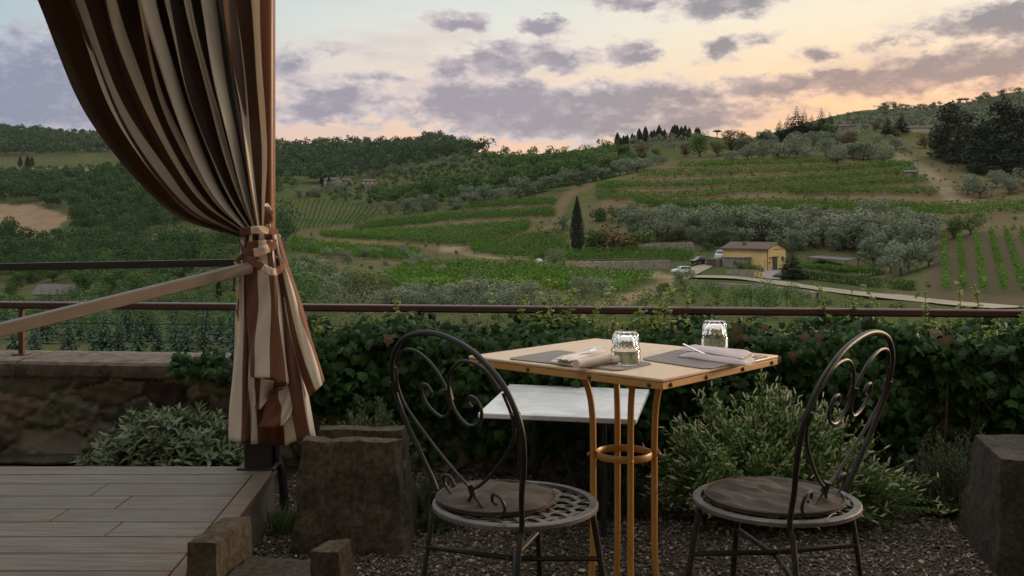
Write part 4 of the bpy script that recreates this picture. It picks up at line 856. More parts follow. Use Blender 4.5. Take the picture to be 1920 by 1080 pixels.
# ------------------------------------------------------------------ tree kinds (height 1, foot at the origin)
def cards(P, D, Nn, S, rnd): 
    v, lo, ct, k = inst(*CARD, frames(D, Nn), P, S); return v, lo, ct, np.repeat(rnd, k)
def crown_clumps(g, n, cl, size, gap=.0):
    """cl: rows (x, y, z, rx, ry, rz)"""
    cl = np.asarray(cl, float); wts = (cl[:, 3]*cl[:, 4]+cl[:, 3]*cl[:, 5]); idx = g.choice(len(cl), n, p=wts/wts.sum()); u = sph(n, g); f = g.uniform(.6, 1.06, n)**.6
    P = cl[idx, :3]+u*f[:, None]*cl[idx, 3:]; Nn = u+sph(n, g)*.45+[0, 0, .15]; D = sph(n, g); rnd = np.clip(g.random(len(cl))[idx]*.45+g.random(n)*.5, 0, 1)
    return cards(P, D, Nn, g.uniform(.7, 1.3, n)*size, rnd)
def trunk_mesh(g, h, r, limbs, spread):
    mb = MB(); mb.tube([[0, 0, -.04], [g.normal(0, .01), g.normal(0, .01), h*.5], [g.normal(0, .02), g.normal(0, .02), h]], [r*1.3, r, r*.7], 7)
    for i in range(limbs):
        a = i*6.28/limbs+g.random(); mb.tube([[0, 0, h*.7], [math.cos(a)*spread*.5, math.sin(a)*spread*.5, h*1.25], [math.cos(a)*spread, math.sin(a)*spread, h*1.7]], [r*.6, r*.45, r*.2], 5)
    return mb
olive_m = leafy('olive_leaf', (.100, .128, .076), (.195, .230, .148), (.29, .32, .225), .65, .15, .15)
broad_m = leafy('broad_leaf', (.034, .072, .012), (.080, .138, .024), (.13, .165, .034), .6, .22, .2)
yel_m = leafy('yellow_green_leaf', (.10, .13, .03), (.17, .19, .055), (.22, .22, .07), .6, .25, .2)
brown_m = leafy('rusty_leaf', (.085, .060, .028), (.150, .095, .040), (.19, .13, .06), .7, .2, .15)
dark_m = leafy('dark_needle_tree', (.014, .024, .012), (.030, .046, .022), (.045, .060, .028), .7, .1, .15)
spruce_m = leafy('spruce_needle', (.036, .068, .040), (.078, .125, .078), (.13, .175, .115), .65, .12, .2)
vine_m = leafy('vine_leaf', (.042, .110, .010), (.092, .185, .020), (.14, .22, .034), .6, .25, .15)
KIND = {}
def kind(name, mat, maker, nvar, cat):
    out = []
    for s in range(nvar):
        g = np.random.default_rng(s*31+sum(map(ord, name))); parts, tr = maker(g)
        v, lo, ct, rn = merge(parts); m = mesh_np(name+'_crown', v, lo, ct, mat, False, {'rnd': ('FACE', rn)})
        tm_ = None
        if tr is not None:
            vv = np.vstack(tr.v); l2 = np.fromiter((i for f in tr.f for i in f), np.int32); tm_ = mesh_np(name+'_trunk', vv, l2, [len(f) for f in tr.f], bark, True)
        out.append((m, tm_))
    KIND[name] = (out, cat)
def mk_olive(g):
    cl = [[g.normal(0, .20), g.normal(0, .20), g.uniform(.22, .80), g.uniform(.15, .25), g.uniform(.15, .25), g.uniform(.13, .22)] for _ in range(13)]
    return [crown_clumps(g, 1500, cl, .055)], trunk_mesh(g, .22, .028, 4, .2)
def mk_broad(g):
    cl = [[g.normal(0, .16), g.normal(0, .16), g.uniform(.24, .82), g.uniform(.14, .25), g.uniform(.14, .25), g.uniform(.13, .22)] for _ in range(15)]
    return [crown_clumps(g, 1700, cl, .052)], trunk_mesh(g, .22, .028, 4, .2)
def mk_bush(g):
    cl = [[g.normal(0, .28), g.normal(0, .28), g.uniform(.2, .65), g.uniform(.2, .34), g.uniform(.2, .34), g.uniform(.18, .32)] for _ in range(9)]
    return [crown_clumps(g, 1000, cl, .085)], None
def mk_cypress(g):
    n = 3000; t = g.random(n)**.9; r = (.115*np.sin(np.clip(t*1.02+.03, 0, 1)**.62*math.pi)**.8+.012); a = g.uniform(0, 6.28, n); rr = r*g.uniform(.6, 1.08, n)*(1+.12*np.sin(a*3+t*19))
    P = np.c_[np.cos(a)*rr, np.sin(a)*rr, .03+t*.97]; u = np.c_[np.cos(a), np.sin(a), np.full(n, .3)]
    return [cards(P, np.c_[np.cos(a)*.25, np.sin(a)*.25, np.ones(n)]+sph(n, g)*.3, u+sph(n, g)*.4, np.c_[g.uniform(.03, .06, n), g.uniform(.018, .03, n), np.ones(n)], g.random(n))], trunk_mesh(g, .1, .018, 0, 0)
def mk_spruce(g):
    parts = []; n = 0; P, D, Nn, S, Rn = [], [], [], [], []
    for k in range(20):
        z = .10+.88*k/19; R_ = .23*(1-z)**.85*g.uniform(.8, 1.15)+.012; m = max(5, int(13*(1-z)+4)); a0 = g.random()*6
        for j in range(m):
            a = a0+j*6.283/m+g.normal(0, .12); rl = R_*g.uniform(.75, 1.15)
            for s in np.linspace(.2, 1, 5):
                P.append([math.cos(a)*rl*s, math.sin(a)*rl*s, z-.16*rl*s*s*1.6+g.normal(0, .004)]); D.append([math.cos(a+g.normal(0, .3)), math.sin(a+g.normal(0, .3)), -.35]); Nn.append([g.normal(0, .4), g.normal(0, .4), 1]); S.append([rl*.42+.012, rl*.34+.012, .1]); Rn.append(np.clip(.2+.5*s*g.random()+.3*g.random(), 0, 1))
    return [cards(np.array(P), np.array(D), np.array(Nn), np.array(S), np.array(Rn))], trunk_mesh(g, .3, .014, 0, 0)
def mk_darkpine(g):
    cl = []
    for k in range(22):
        z = g.uniform(.04, .93); r = .26*(1-z)**.6+.03; a = g.uniform(0, 6.28); cl.append([math.cos(a)*r*.65, math.sin(a)*r*.65, z, r*.62+.03, r*.62+.03, .07+.05*g.random()])
    cl.append([0, 0, .93, .05, .05, .07])
    return [crown_clumps(g, 2200, cl, .046)], trunk_mesh(g, .3, .02, 3, .08)
def mk_umbrella(g):
    cl = [[math.cos(a)*r, math.sin(a)*r, .82+g.normal(0, .03), .16, .16, .09] for a, r in zip(g.uniform(0, 6.28, 9), g.uniform(0, .26, 9))]
    return [crown_clumps(g, 600, cl, .07)], trunk_mesh(g, .62, .03, 4, .22)
for nm, mt_, fn, nv, ct_ in (('olive_tree', olive_m, mk_olive, 5, 'olive tree'), ('leafy_tree', broad_m, mk_broad, 5, 'tree'), ('yellow_green_tree', yel_m, mk_broad, 2, 'tree'), ('autumn_tree', brown_m, mk_broad, 2, 'tree'), ('shrub', broad_m, mk_bush, 4, 'shrub'), ('rusty_shrub', brown_m, mk_bush, 2, 'shrub'), ('clipped_bush', broad_m, mk_bush, 1, 'shrub'),
                             ('cypress_tree', dark_m, mk_cypress, 2, 'cypress'), ('spruce_tree', spruce_m, mk_spruce, 4, 'spruce'), ('dark_conifer', dark_m, mk_darkpine, 3, 'conifer'), ('umbrella_pine', dark_m, mk_umbrella, 1, 'pine tree')): kind(nm, mt_, fn, nv, ct_)
kind('pointed_conifer', dark_m, mk_spruce, 3, 'conifer')
TREES = []
def tree(kd, px, py, hpx, label, group=None, wide=1.0, name=None, far=None):
    """a tree whose foot is seen at (px, py) and which stands hpx photo pixels tall"""
    p = W(px, py, far) if far else G(px, py)
    if p is None: return None
    if far: p[2] = ZT(p[0], p[1])-.2
    h = hpx*p[1]/F
    if far: h = (ZT(p[0], p[1]), hpx*p[1]/F)[1]
    (m, tm_), cat = KIND[kd][0][rng.integers(len(KIND[kd][0]))], KIND[kd][1]
    t_ = thing(name or kd, label, cat, p, rng.uniform(0, 6.28), group); t_.scale = (h*wide, h*wide, h)
    link('crown', m, t_)
    if tm_ is not None: link('trunk', tm_, t_)
    TREES.append((px, py)); return t_
def row(kd, pts, n, hpx, label, group, jx=4, jy=2, wide=1.0, var=.25):
    q = along(pts, n); h0, h1 = (hpx, hpx) if not isinstance(hpx, tuple) else hpx
    for i, (x, y) in enumerate(q):
        h = (h0+(h1-h0)*i/max(n-1, 1))*(1+rng.normal(0, var)); tree(kd, x+rng.normal(0, jx), y+rng.normal(0, jy), max(h, h0*.5), label, group, wide)

# ---- olives
row('olive_tree', [(735, 402), (820, 392), (880, 388)], 8, (26, 30), 'grey green olive tree in the thin row left of the terraced fields', 'olives left of the terraced fields', wide=1.25)
row('olive_tree', [(880, 378), (960, 368), (1020, 362)], 10, (24, 28), 'grey green olive tree in the sloping row above the left vine terraces', 'olives above the left vine terraces', wide=1.3)
row('olive_tree', [(1020, 355), (1120, 338), (1180, 328), (1235, 308)], 18, (28, 26), 'grey green olive tree in the long row climbing the dry bank', 'olives climbing the dry bank', wide=1.25)
row('olive_tree', [(1370, 298), (1460, 296), (1560, 300), (1660, 297)], 20, (30, 32), 'grey green olive tree on the dry strip above the top vine terrace', 'olives above the top vine terrace', jx=6, jy=4, wide=1.2)
row('olive_tree', [(1400, 285), (1500, 272), (1600, 270), (1700, 288)], 15, 26, 'grey green olive tree in the second line behind the dry strip', 'second line of olives near the ridge', jx=6, jy=4, wide=1.2)
for px, py, h in ((1815, 365, 42), (1838, 372, 48), (1868, 352, 36), (1893, 364, 44), (1935, 360, 48)): tree('olive_tree', px, py, h, 'round olive tree on bare soil below the dark conifers', 'olives below the dark conifers', 1.15)
row('olive_tree', [(1185, 448), (1290, 455), (1340, 458)], 11, (44, 50), 'olive tree in the lowest grove row left of the yellow house', 'grove row left of the yellow house', wide=1.05)
row('olive_tree', [(1200, 428), (1340, 432), (1500, 432), (1640, 436), (1740, 440)], 26, (36, 42), 'olive tree in the upper row of the big grove behind the yellow house', 'upper row of the big grove', jx=6, jy=3, wide=1.15)
row('olive_tree', [(1480, 462), (1560, 470), (1640, 478), (1730, 470)], 14, (50, 58), 'tall olive tree in the big grove just behind the shed roof', 'grove trees behind the shed roof', jx=7, jy=4, wide=1.05)
row('olive_tree', [(1640, 510), (1700, 520), (1735, 500)], 5, (64, 66), 'large olive tree at the end of the vine pergola', 'large olives at the pergola end', jx=5, jy=5, wide=1.0)
tree('olive_tree', 1284, 545, 44, 'single olive tree in front of the white car', wide=1.2)
for px, py, h in ((1092, 560, 46), (1128, 556, 40)): tree('olive_tree', px, py, h, 'olive tree standing among the low vines under the cypress', 'olives among the low vines', 1.2)
tree('olive_tree', 1040, 498, 34, 'olive bush at the left end of the field wall', wide=1.2); tree('olive_tree', 1055, 432, 32, 'olive tree on the track corner left of the cypress', wide=1.2)
row('olive_tree', [(585, 470), (640, 490), (700, 500), (760, 505), (840, 500)], 12, 26, 'small olive tree on a dry bank between the left vine fields', 'small olives on dry banks', jx=14, jy=8, wide=1.2)
row('olive_tree', [(560, 540), (620, 552), (680, 545)], 12, 36, 'pale olive tree in the hollow just above the railing', 'pale olives in the hollow', jx=10, jy=10, wide=1.3)
row('olive_tree', [(545, 510), (600, 520), (650, 530)], 8, 30, 'pale olive tree on the slope right of the tied curtain', 'pale olives right of the curtain', jx=10, jy=8, wide=1.2)
row('olive_tree', [(725, 578), (850, 578), (985, 574)], 20, 40, 'pale olive tree in the lowest line behind the railing', 'lowest line of pale olives', jx=8, jy=4, wide=1.4)
row('olive_tree', [(690, 335), (760, 315), (850, 300), (920, 285)], 22, (13, 11), 'tiny pale olive tree in the far upper orchard line', 'far orchard upper line', jx=6, jy=2.5, wide=1.3, var=.1)
row('olive_tree', [(670, 328), (760, 325), (850, 314), (940, 306)], 24, (14, 13), 'tiny pale olive tree in the far lower orchard line', 'far orchard lower line', jx=6, jy=3, wide=1.3, var=.1)
row('olive_tree', [(560, 372), (600, 364), (650, 358)], 10, 16, 'small olive tree below the far stone farmhouse', 'olives below the far farmhouse', jx=6, jy=3, wide=1.2)
row('olive_tree', [(1210, 440), (1340, 446), (1480, 450), (1600, 458), (1740, 455)], 24, (40, 46), 'olive tree in the middle row of the big grove behind the yellow house', 'middle row of the big grove', jx=6, jy=3, wide=1.2)
row('olive_tree', [(1340, 462), (1420, 456), (1490, 460)], 8, 44, 'olive tree just behind the roof of the yellow house', 'olives behind the yellow roof', jx=5, jy=3, wide=1.2)
row('olive_tree', [(430, 520), (380, 540), (330, 530), (445, 545)], 9, 34, 'pale olive tree above the sloping handrail', 'pale olives above the handrail', jx=10, jy=8, wide=1.2)
# ---- named trees
tree('cypress_tree', 1082, 474, 104, 'tall lone dark cypress beside the field track', wide=1.0)
q = along([(1157, 272), (1200, 262), (1250, 258), (1307, 256)], 27)
for x, y in q:
    t_ = tree('cypress_tree', x+rng.normal(0, 2), y+4, rng.uniform(15, 29), 'small dark cypress in the row along the ridge', 'cypresses along the ridge', 1.9)
tree('umbrella_pine', 1345, 262, 20, 'round topped pine alone on the ridge right of the cypress row', wide=1.2)
for i, (px, py, h) in enumerate(((1800, 200, 17), (1812, 198, 15))): tree('umbrella_pine', px, py, h, 'flat topped pine on the far right skyline', 'flat topped skyline pines', 1.3)
for px, py, h, w in ((1478, 264, 50, 1.5), (1494, 264, 66, 1.5), (1508, 264, 58, 1.5), (1462, 266, 42, 1.5), (1522, 262, 48, 1.4), (1540, 260, 58, 1.5), (1556, 258, 48, 1.5), (1486, 266, 40, 1.7)): tree('pointed_conifer', px, py, h, 'dark ragged conifer in the ridge clump left of the stone house', 'conifer clump left of the ridge house', w)
tree('pointed_conifer', 1664, 258, 42, 'dark conical conifer nearer the stone house on the ridge', wide=1.7); tree('pointed_conifer', 1690, 252, 46, 'dark conical conifer nearer the long ridge wall', wide=1.6)
for px, py, h, w in ((1785, 300, 112, 1.25), (1812, 306, 100, 1.2), (1765, 296, 66, 1.2), (1835, 320, 92, 1.2)): tree('dark_conifer', px, py, h, 'big dark conifer at the left of the right hand wood', 'left part of the dark wood', w)
for px, py, h, w in ((1880, 312, 130, 1.25), (1905, 314, 118, 1.3), (1862, 318, 95, 1.2), (1930, 312, 120, 1.3), (1890, 322, 80, 1.4), (1884, 318, 138, 1.2), (1850, 326, 66, 1.4), (1915, 328, 70, 1.4)): tree('dark_conifer', px, py, h, 'tall black green conifer at the right edge wood', 'right part of the dark wood', w)
for px, py, h, k, lab in ((1312, 294, 48, 'leafy_tree', 'dark round tree at the top of the climbing olive row'), (1285, 294, 26, 'autumn_tree', 'rust coloured tree at the upper left corner of the vine terraces'), (1372, 288, 46, 'autumn_tree', 'broad brownish tree behind the strip olives'), (1400, 286, 40, 'autumn_tree', 'smaller brownish tree next to the broad one'), (1345, 294, 36, 'yellow_green_tree', 'yellowing tree between the dark tree and the brown ones'),
                          (1432, 276, 34, 'leafy_tree', 'small green tree left of the conifer clump'), (1590, 278, 34, 'autumn_tree', 'orange brown tree among the ridge olives'), (1552, 262, 34, 'leafy_tree', 'green tree in front of the ridge conifers'), (1640, 246, 22, 'autumn_tree', 'rusty tree beside the ridge stone house'), (1682, 256, 16, 'rusty_shrub', 'orange shrub between the two ridge conifers'), (1735, 278, 30, 'autumn_tree', 'brownish tree in front of the long ridge wall'),
                          (1140, 310, 34, 'leafy_tree', 'dense green tree above the climbing olives'), (1165, 306, 38, 'leafy_tree', 'tall green tree right of the dense one'), (1205, 302, 34, 'autumn_tree', 'olive brown tree above the climbing olives'), (1110, 312, 30, 'leafy_tree', 'green tree at the left end of the tree line'), (1232, 300, 24, 'leafy_tree', 'small green tree at the right end of the tree line'),
                          (1820, 440, 46, 'leafy_tree', 'bushy green tree on the bank above the striped vineyard'), (1790, 448, 44, 'leafy_tree', 'dark bushy tree at the top left corner of the striped vineyard'), (682, 572, 72, 'yellow_green_tree', 'yellow green feathery tree just above the railing'), (536, 452, 40, 'leafy_tree', 'dark round tree at the corner of the striped far vineyard'), (310, 470, 30, 'leafy_tree', 'round tree on the far striped slope seen left of the curtain')): tree(k, px, py, h, lab, wide=1.15)
for px, py, h in ((1725, 196, 5), (1660, 206, 18), (1676, 204, 16), (1650, 207, 12), (1690, 203, 12), (1850, 190, 22), (1880, 184, 20), (1910, 178, 18), (1780, 198, 9), (1835, 190, 12), (1590, 218, 8), (1610, 214, 7), (1700, 201, 8), (1750, 197, 8)):
    p = tree('leafy_tree', px, py+2, h, 'small dark tree on the far right skyline', 'far right skyline trees', 1.3)
# shrubs round the cypress and along the banks
for px, py, h, k, lab in ((1150, 470, 62, 'rusty_shrub', 'big rusty brown shrub right of the cypress'), (1182, 468, 48, 'shrub', 'dark green shrub right of the rusty one'), (1118, 470, 52, 'shrub', 'green shrub between cypress and rusty shrub'), (1128, 414, 32, 'shrub', 'low green shrub under the vine terraces, leftmost'), (1165, 414, 34, 'shrub', 'low green shrub under the vine terraces near the rusty one'), (1205, 412, 34, 'yellow_green_tree', 'yellow green bush under the vine terraces'), (1300, 392, 16, 'olive_tree', 'grey bush beside the utility pole'), (1012, 486, 17, 'clipped_bush', 'clipped green bush at the end of the left fields'), (1392, 512, 26, 'shrub', 'rounded shrub against the stone annex'), (1330, 470, 18, 'shrub', 'dark shrub behind the parked cars'), (1240, 545, 20, 'shrub', 'low shrub beside the track bend'), (1000, 340, 20, 'shrub', 'green shrub on the slope left of the climbing olives')): tree(k, px, py, h, lab, wide=1.2)
# the round trees and conifers seen under the handrail
for px, py, h, lab in ((30, 545, 40, 'light green round tree left of the grey roofed house'), (52, 532, 34, 'light green round tree behind the grey roofed house'), (100, 528, 36, 'bright round pine crown right behind the house roof'), (155, 556, 54, 'big round green tree right of the grey roofed house'), (205, 556, 46, 'green tree second to the right of the house'), (250, 552, 44, 'green tree third to the right of the house'), (20, 560, 30, 'low green tree at the left end under the black rail'), (310, 552, 40, 'green tree under the middle of the black rail')): tree('leafy_tree', px, py, h, lab, wide=1.2)
tree('cypress_tree', 410, 566, 48, 'slim dark cypress left of the curtain above the railing')
for i in range(27):
    px = [30, 70, 105, 140, 170, 205, 235, 262, 295, 325, 350, 385, 415, 440][i % 14]+rng.normal(0, 10); py = (658 if i < 14 else 628 if i < 26 else 640)+rng.normal(0, 6)
    tree('spruce_tree', px, py+10, rng.uniform(72, 112), 'blue green spruce below the wall behind the thin wires', 'spruces below the wall', .95)

# ---- woods that read as one mass
def wood(name, label, polys, hm, dens, mat, seed, cards_n=64, cs=.19, jitter=1.0, minpx=0):
    g = np.random.default_rng(seed); P, S, D, Nn, Rn = [], [], [], [], []
    for poly in polys:
        pl = np.asarray(poly, float); lo_, hi_ = pl.min(0), pl.max(0); pts = []
        y = hi_[1]
        while y > lo_[1]:
            pm_ = G((lo_[0]+hi_[0])/2, y); d_ = pm_[1] if pm_ is not None else 800; wpx = max(hm*.75*F/d_/dens, 2.5)
            x = lo_[0]+g.random()*wpx
            while x < hi_[0]:
                xx, yy_ = x+g.normal(0, wpx*.25), y+g.normal(0, wpx*.15)
                if inpoly(np.array(xx), np.array(yy_), pl):
                    p = G(xx, yy_)
                    if p is not None: pts.append(p)
                x += wpx
            y -= max(wpx*.42, 1.6)
        for p in pts:
            h = hm*g.uniform(.65, 1.25); sz = min(cs*h, max(3.4*p[1]/F, .05*h)); n = int(min(460, cards_n*(cs*h/sz)**1.7)); tr = g.random(); cl = g.normal(0, 1, (5, 3))*[.15, .15, .13]+[0, 0, .52]; idx = g.integers(0, 5, n); u = sph(n, g)
            u[:, 2] = np.abs(u[:, 2])*1.1-.25; P.append(p+(cl[idx]+u*g.uniform(.75, 1.05, (n, 1))*[.30, .30, .34])*h); Nn.append(u+sph(n, g)*.35+[0, 0, .2]); D.append(sph(n, g)); S.append(np.full(n, sz)*g.uniform(.7, 1.3, n)); Rn.append(np.clip(tr*.62+g.random(n)*.38, 0, 1))
    v, lo, ct, rn = cards(np.vstack(P), np.vstack(D), np.vstack(Nn), np.concatenate(S), np.concatenate(Rn))
    o = link(name, mesh_np(name, v, lo, ct, mat, False, {'rnd': ('FACE', rn)})); tag(o, label, 'woodland', kind='stuff')
wood_m = leafy('far_wood_leaf', (.024, .050, .022), (.056, .098, .038), (.105, .135, .048), .75, .15, .1)
wood_c = leafy('middle_wood_leaf', (.024, .054, .017), (.068, .122, .034), (.125, .165, .045), .7, .2, .1)
wood('hilltop_woods', 'dark continuous woods covering the far left and central hills', [[(-800, 246), (-300, 240), (0, 243), (200, 256), (300, 266), (520, 280), (520, 292), (200, 292), (-300, 298), (-800, 310)], [(505, 281), (560, 276), (640, 272), (690, 272), (740, 277), (800, 266), (830, 265), (880, 280), (920, 292), (860, 300), (700, 335), (620, 350), (505, 345)]], 12, 1.5, wood_m, 5, 80)
wood('valley_woods', 'mixed green woods filling the valley at the left', [[(-800, 340), (-300, 335), (0, 333), (150, 338), (215, 325), (330, 320), (520, 330), (520, 378), (430, 420), (330, 425), (240, 470), (140, 440), (132, 404), (60, 382), (-300, 380), (-800, 400)], [(-800, 455), (-300, 455), (80, 447), (230, 482), (430, 474), (520, 446), (548, 470), (500, 500), (430, 520), (330, 535), (-300, 530), (-800, 530)], [(430, 450), (520, 442), (540, 450), (500, 475)]], 10.5, 1.4, wood_c, 6, 100)
wood('slope_woods', 'broken green woodland and scrub on the middle slope', [[(690, 374), (760, 362), (850, 352), (845, 368), (740, 388)], [(530, 348), (590, 340), (600, 346), (540, 356)], [(600, 378), (700, 376), (800, 362), (900, 345), (1000, 330), (1100, 318), (1210, 308), (1140, 325), (1020, 350), (880, 372), (740, 392), (660, 390)], [(900, 300), (1000, 300), (1060, 302), (1100, 296), (1210, 298), (1100, 318), (990, 330), (930, 322)]], 8, 1.25, wood_c, 8, 100)
wood('ridge_scrub', 'low scrub and hedges on the ridge line in the centre and at the right', [[(890, 288), (1000, 291), (1100, 284), (1160, 276), (1160, 284), (1000, 298), (900, 296)], [(1560, 222), (1700, 206), (1800, 200), (1920, 184), (2100, 175), (2100, 240), (1800, 250), (1600, 250)]], 5, .55, wood_m, 9, 40)
wood('bank_scrub', 'green scrub on the banks between the vine fields and the road', [[(1190, 572), (1330, 562), (1480, 574), (1640, 590), (1700, 604), (1100, 604)], [(700, 470), (840, 490), (820, 505), (690, 495)], [(545, 490), (640, 505), (660, 530), (545, 530)], [(1180, 470), (1300, 476), (1300, 482), (1190, 478)]], 2.6, .8, wood_c, 10, 120, .10)
wood('near_left_trees', 'close green trees and bushes under the black rail at the left', [[(-100, 500), (440, 500), (440, 536), (-100, 530)], [(130, 536), (440, 536), (450, 582), (130, 585)]], 6.5, 1.0, wood_c, 12, 240, .1)
wood('slope_scrub', 'rough scrub on the steep slope directly below the wall', [[(560, 640), (1100, 610), (1960, 610), (1960, 720), (560, 760)], [(-300, 690), (440, 690), (560, 650), (560, 780), (-300, 800)]], 1.6, .5, wood_c, 41, 90, .14)
wood('undergrowth', 'dark undergrowth in the hollow below the left part of the wall', [[(-200, 580), (440, 575), (560, 560), (600, 600), (560, 640), (440, 690), (-200, 690)]], 4.5, .9, wood_c, 11, 420, .075)

olive_w = leafy('far_olive_leaf', (.075, .092, .056), (.13, .155, .10), (.19, .21, .145), .7, .12, .1)
wood('orchard_mass', 'grey green olive and scrub cover on the far right ridge slope', [[(1400, 262), (1480, 246), (1560, 226), (1660, 208), (1760, 200), (1860, 188), (1990, 172), (2100, 168), (2100, 238), (1800, 250), (1620, 250), (1500, 262)], [(1180, 270), (1310, 258), (1330, 285), (1200, 290)]], 4.5, .8, olive_w, 21, 70)
wood('dry_scrub', 'low scrub and weeds dotted over the dry banks', [[(1030, 480), (1130, 360), (1300, 300), (1500, 300), (1960, 300), (1960, 440), (1740, 445), (1480, 470), (1330, 480), (1200, 480)], [(550, 450), (660, 400), (1040, 380), (1060, 560), (560, 580)], [(1660, 500), (1760, 470), (1760, 560), (1700, 570)]], 1.3, .22, wood_c, 22, 46, .2)
wood('far_slope_scrub', 'patches of bushes over the middle slopes', [[(560, 372), (700, 340), (880, 300), (1000, 300), (1220, 300), (1130, 345), (1000, 372), (760, 395)], [(0, 320), (210, 312), (215, 335), (0, 338)]], 4.0, .75, wood_c, 23, 80, .2)
wood('bank_weeds', 'tall weeds and grass on the bank between railing and road', [[(1090, 600), (1200, 562), (1320, 544), (1480, 560), (1620, 578), (1760, 592), (1960, 604), (1960, 620), (1090, 620)], [(1650, 556), (1740, 556), (1760, 575), (1700, 572)]], 1.1, .42, wood_c, 31, 60, .16)
wood('low_olive_cover', 'pale olive and scrub foliage just beyond the railing in the centre', [[(555, 572), (700, 566), (1110, 566), (1110, 625), (555, 650)]], 3.0, .75, olive_w, 32, 150, .1)
# ---- vines
def vine_row(pts, label, group, h=1.75, w=.8, leaf=.33, per_m=60, maxn=12000):
    p = [G(x, y) for x, y in pts]; p = np.array([q for q in p if q is not None])
    if len(p) < 2: return
    L_ = np.linalg.norm(np.diff(p, axis=0), axis=1).sum(); n = int(min(L_*per_m, maxn)); t = np.sort(rng.random(n)); s = np.concatenate([[0], np.cumsum(np.linalg.norm(np.diff(p, axis=0), axis=1))])/L_
    Q = np.stack([np.interp(t, s, p[:, k]) for k in range(3)], 1); gap = np.sin(t*L_*.8)*np.sin(t*L_*.31+1)
    Q[:, 2] = [ZT(a, b) for a, b in Q[:, :2]]; top = h*(1+.12*np.sin(t*L_*1.3)+.10*gap)
    Q += np.c_[rng.normal(0, w/2, (n, 2)), rng.uniform(.22, 1, n)*top]
    o = thing('vine_row', label, 'vine row', p[0], 0, group)
    v, lo, ct, rn = cards(Q-np.array(o.location), sph(n), sph(n)+[0, 0, .3], rng.uniform(.7, 1.3, n)*leaf, rng.random(n))
    link('foliage', mesh_np('foliage', v, lo, ct, vine_m, False, {'rnd': ('FACE', rn)}), o)
def bandrows(top, bot, n, label, group, m=16, **kw):
    a, b = along(top, m), along(bot, m)
    for k in range(n):
        f = (k+.5)/n; vine_row(a*(1-f)+b*f, label, group, **kw)
T_ = 'leafy vine row on the '
bandrows([(1275, 309), (1420, 305), (1570, 302)], [(1265, 318), (1420, 313), (1590, 308)], 2, T_+'topmost right terrace', 'topmost terrace vines')
bandrows([(1210, 324), (1460, 319), (1600, 313), (1710, 307)], [(1190, 337), (1460, 329), (1600, 322), (1712, 315)], 2, T_+'second right terrace from the top', 'second terrace vines')
bandrows([(1125, 347), (1300, 344), (1460, 339), (1600, 328), (1715, 319)], [(1115, 359), (1300, 354), (1460, 347), (1600, 337), (1720, 328)], 2, T_+'third right terrace from the top', 'third terrace vines')
bandrows([(1120, 363), (1250, 367), (1460, 352), (1600, 343), (1735, 335)], [(1115, 377), (1250, 380), (1460, 361), (1600, 351), (1742, 344)], 2, T_+'fourth right terrace from the top', 'fourth terrace vines')
bandrows([(1480, 358), (1620, 353), (1755, 357)], [(1475, 370), (1620, 368), (1760, 370)], 2, T_+'short terrace left of the dry track', 'short terrace vines')
bandrows([(1190, 380), (1300, 384), (1420, 382), (1560, 382), (1760, 388), (1960, 380)], [(1190, 389), (1300, 394), (1420, 398), (1560, 398), (1760, 408), (1960, 400)], 4, T_+'long lowest terrace above the big grove', 'lowest long terrace vines', maxn=16000)
bandrows([(885, 386), (960, 380), (1040, 376)], [(870, 395), (960, 389), (1042, 387)], 2, T_+'highest left terrace', 'highest left terrace vines')
bandrows([(665, 424), (760, 414), (880, 402), (1040, 393)], [(660, 436), (760, 426), (880, 414), (1042, 408)], 3, T_+'second left terrace, under the highest', 'second left terrace vines')
bandrows([(600, 440), (720, 437), (860, 427), (995, 420)], [(605, 446), (720, 453), (860, 465), (990, 433)], 6, 'leafy vine row in the wedge shaped left field', 'wedge field vines')
bandrows([(885, 463), (960, 446), (1055, 436)], [(885, 476), (980, 488), (1068, 476)], 6, 'leafy vine row in the square field left of the cypress', 'square field vines')
bandrows([(548, 452), (640, 464), (790, 474)], [(548, 476), (640, 486), (775, 492)], 5, 'leafy vine row in the lower left field near the curtain', 'lower left field vines')
bandrows([(760, 508), (880, 498), (990, 497), (1060, 512), (1230, 522)], [(700, 540), (850, 556), (1000, 552), (1160, 552)], 9, 'leafy vine row in the wide field just above the railing', 'wide field vines')
bandrows([(1060, 480), (1180, 474), (1300, 478)], [(1050, 492), (1180, 490), (1300, 490)], 3, 'leafy vine row above the long field wall right of the cypress', 'vines above the field wall')
bandrows([(930, 295), (1000, 300), (1060, 296)], [(930, 298), (1000, 304), (1060, 300)], 1, 'far vine strip near the central ridge', 'far ridge vines', h=2, leaf=.6, per_m=6)
for k in range(23):
    f = k/22; b = (512+f*150 if f < .8 else 632+(f-.8)*300, 438-18*max(0, f-.3)); t_ = (518+f*196, 377+ (0 if f < .4 else (f-.4)*32)); vine_row([(500+f*190, 440-f*22), (520+f*196, 377+max(0, f-.45)*34)], 'thin vine row in the far striped vineyard right of the post', 'far striped vineyard', h=1.7, w=.3, leaf=.40, per_m=9)
for k, (b, t_) in enumerate((((1773, 548), (1770, 450)), ((1806, 550), (1799, 447)), ((1846, 552), (1829, 445)), ((1884, 552), (1858, 443)), ((1920, 552), (1886, 441)), ((1958, 552), (1914, 440)), ((2000, 552), (1945, 440)))):
    vine_row(along([b, t_], 12), 'tall vine row on bare soil in the right vineyard, rows climbing uphill', 'right vineyard rows', h=2.0, w=.5, leaf=.26, per_m=46)
for k in range(9): f = k/8; vine_row([(240+f*170, 480-f*18), (318+f*110, 430+f*6)], 'faint vine row on the slope seen left of the curtain', 'faint striped slope', h=1.2, w=.3, leaf=.4, per_m=5)
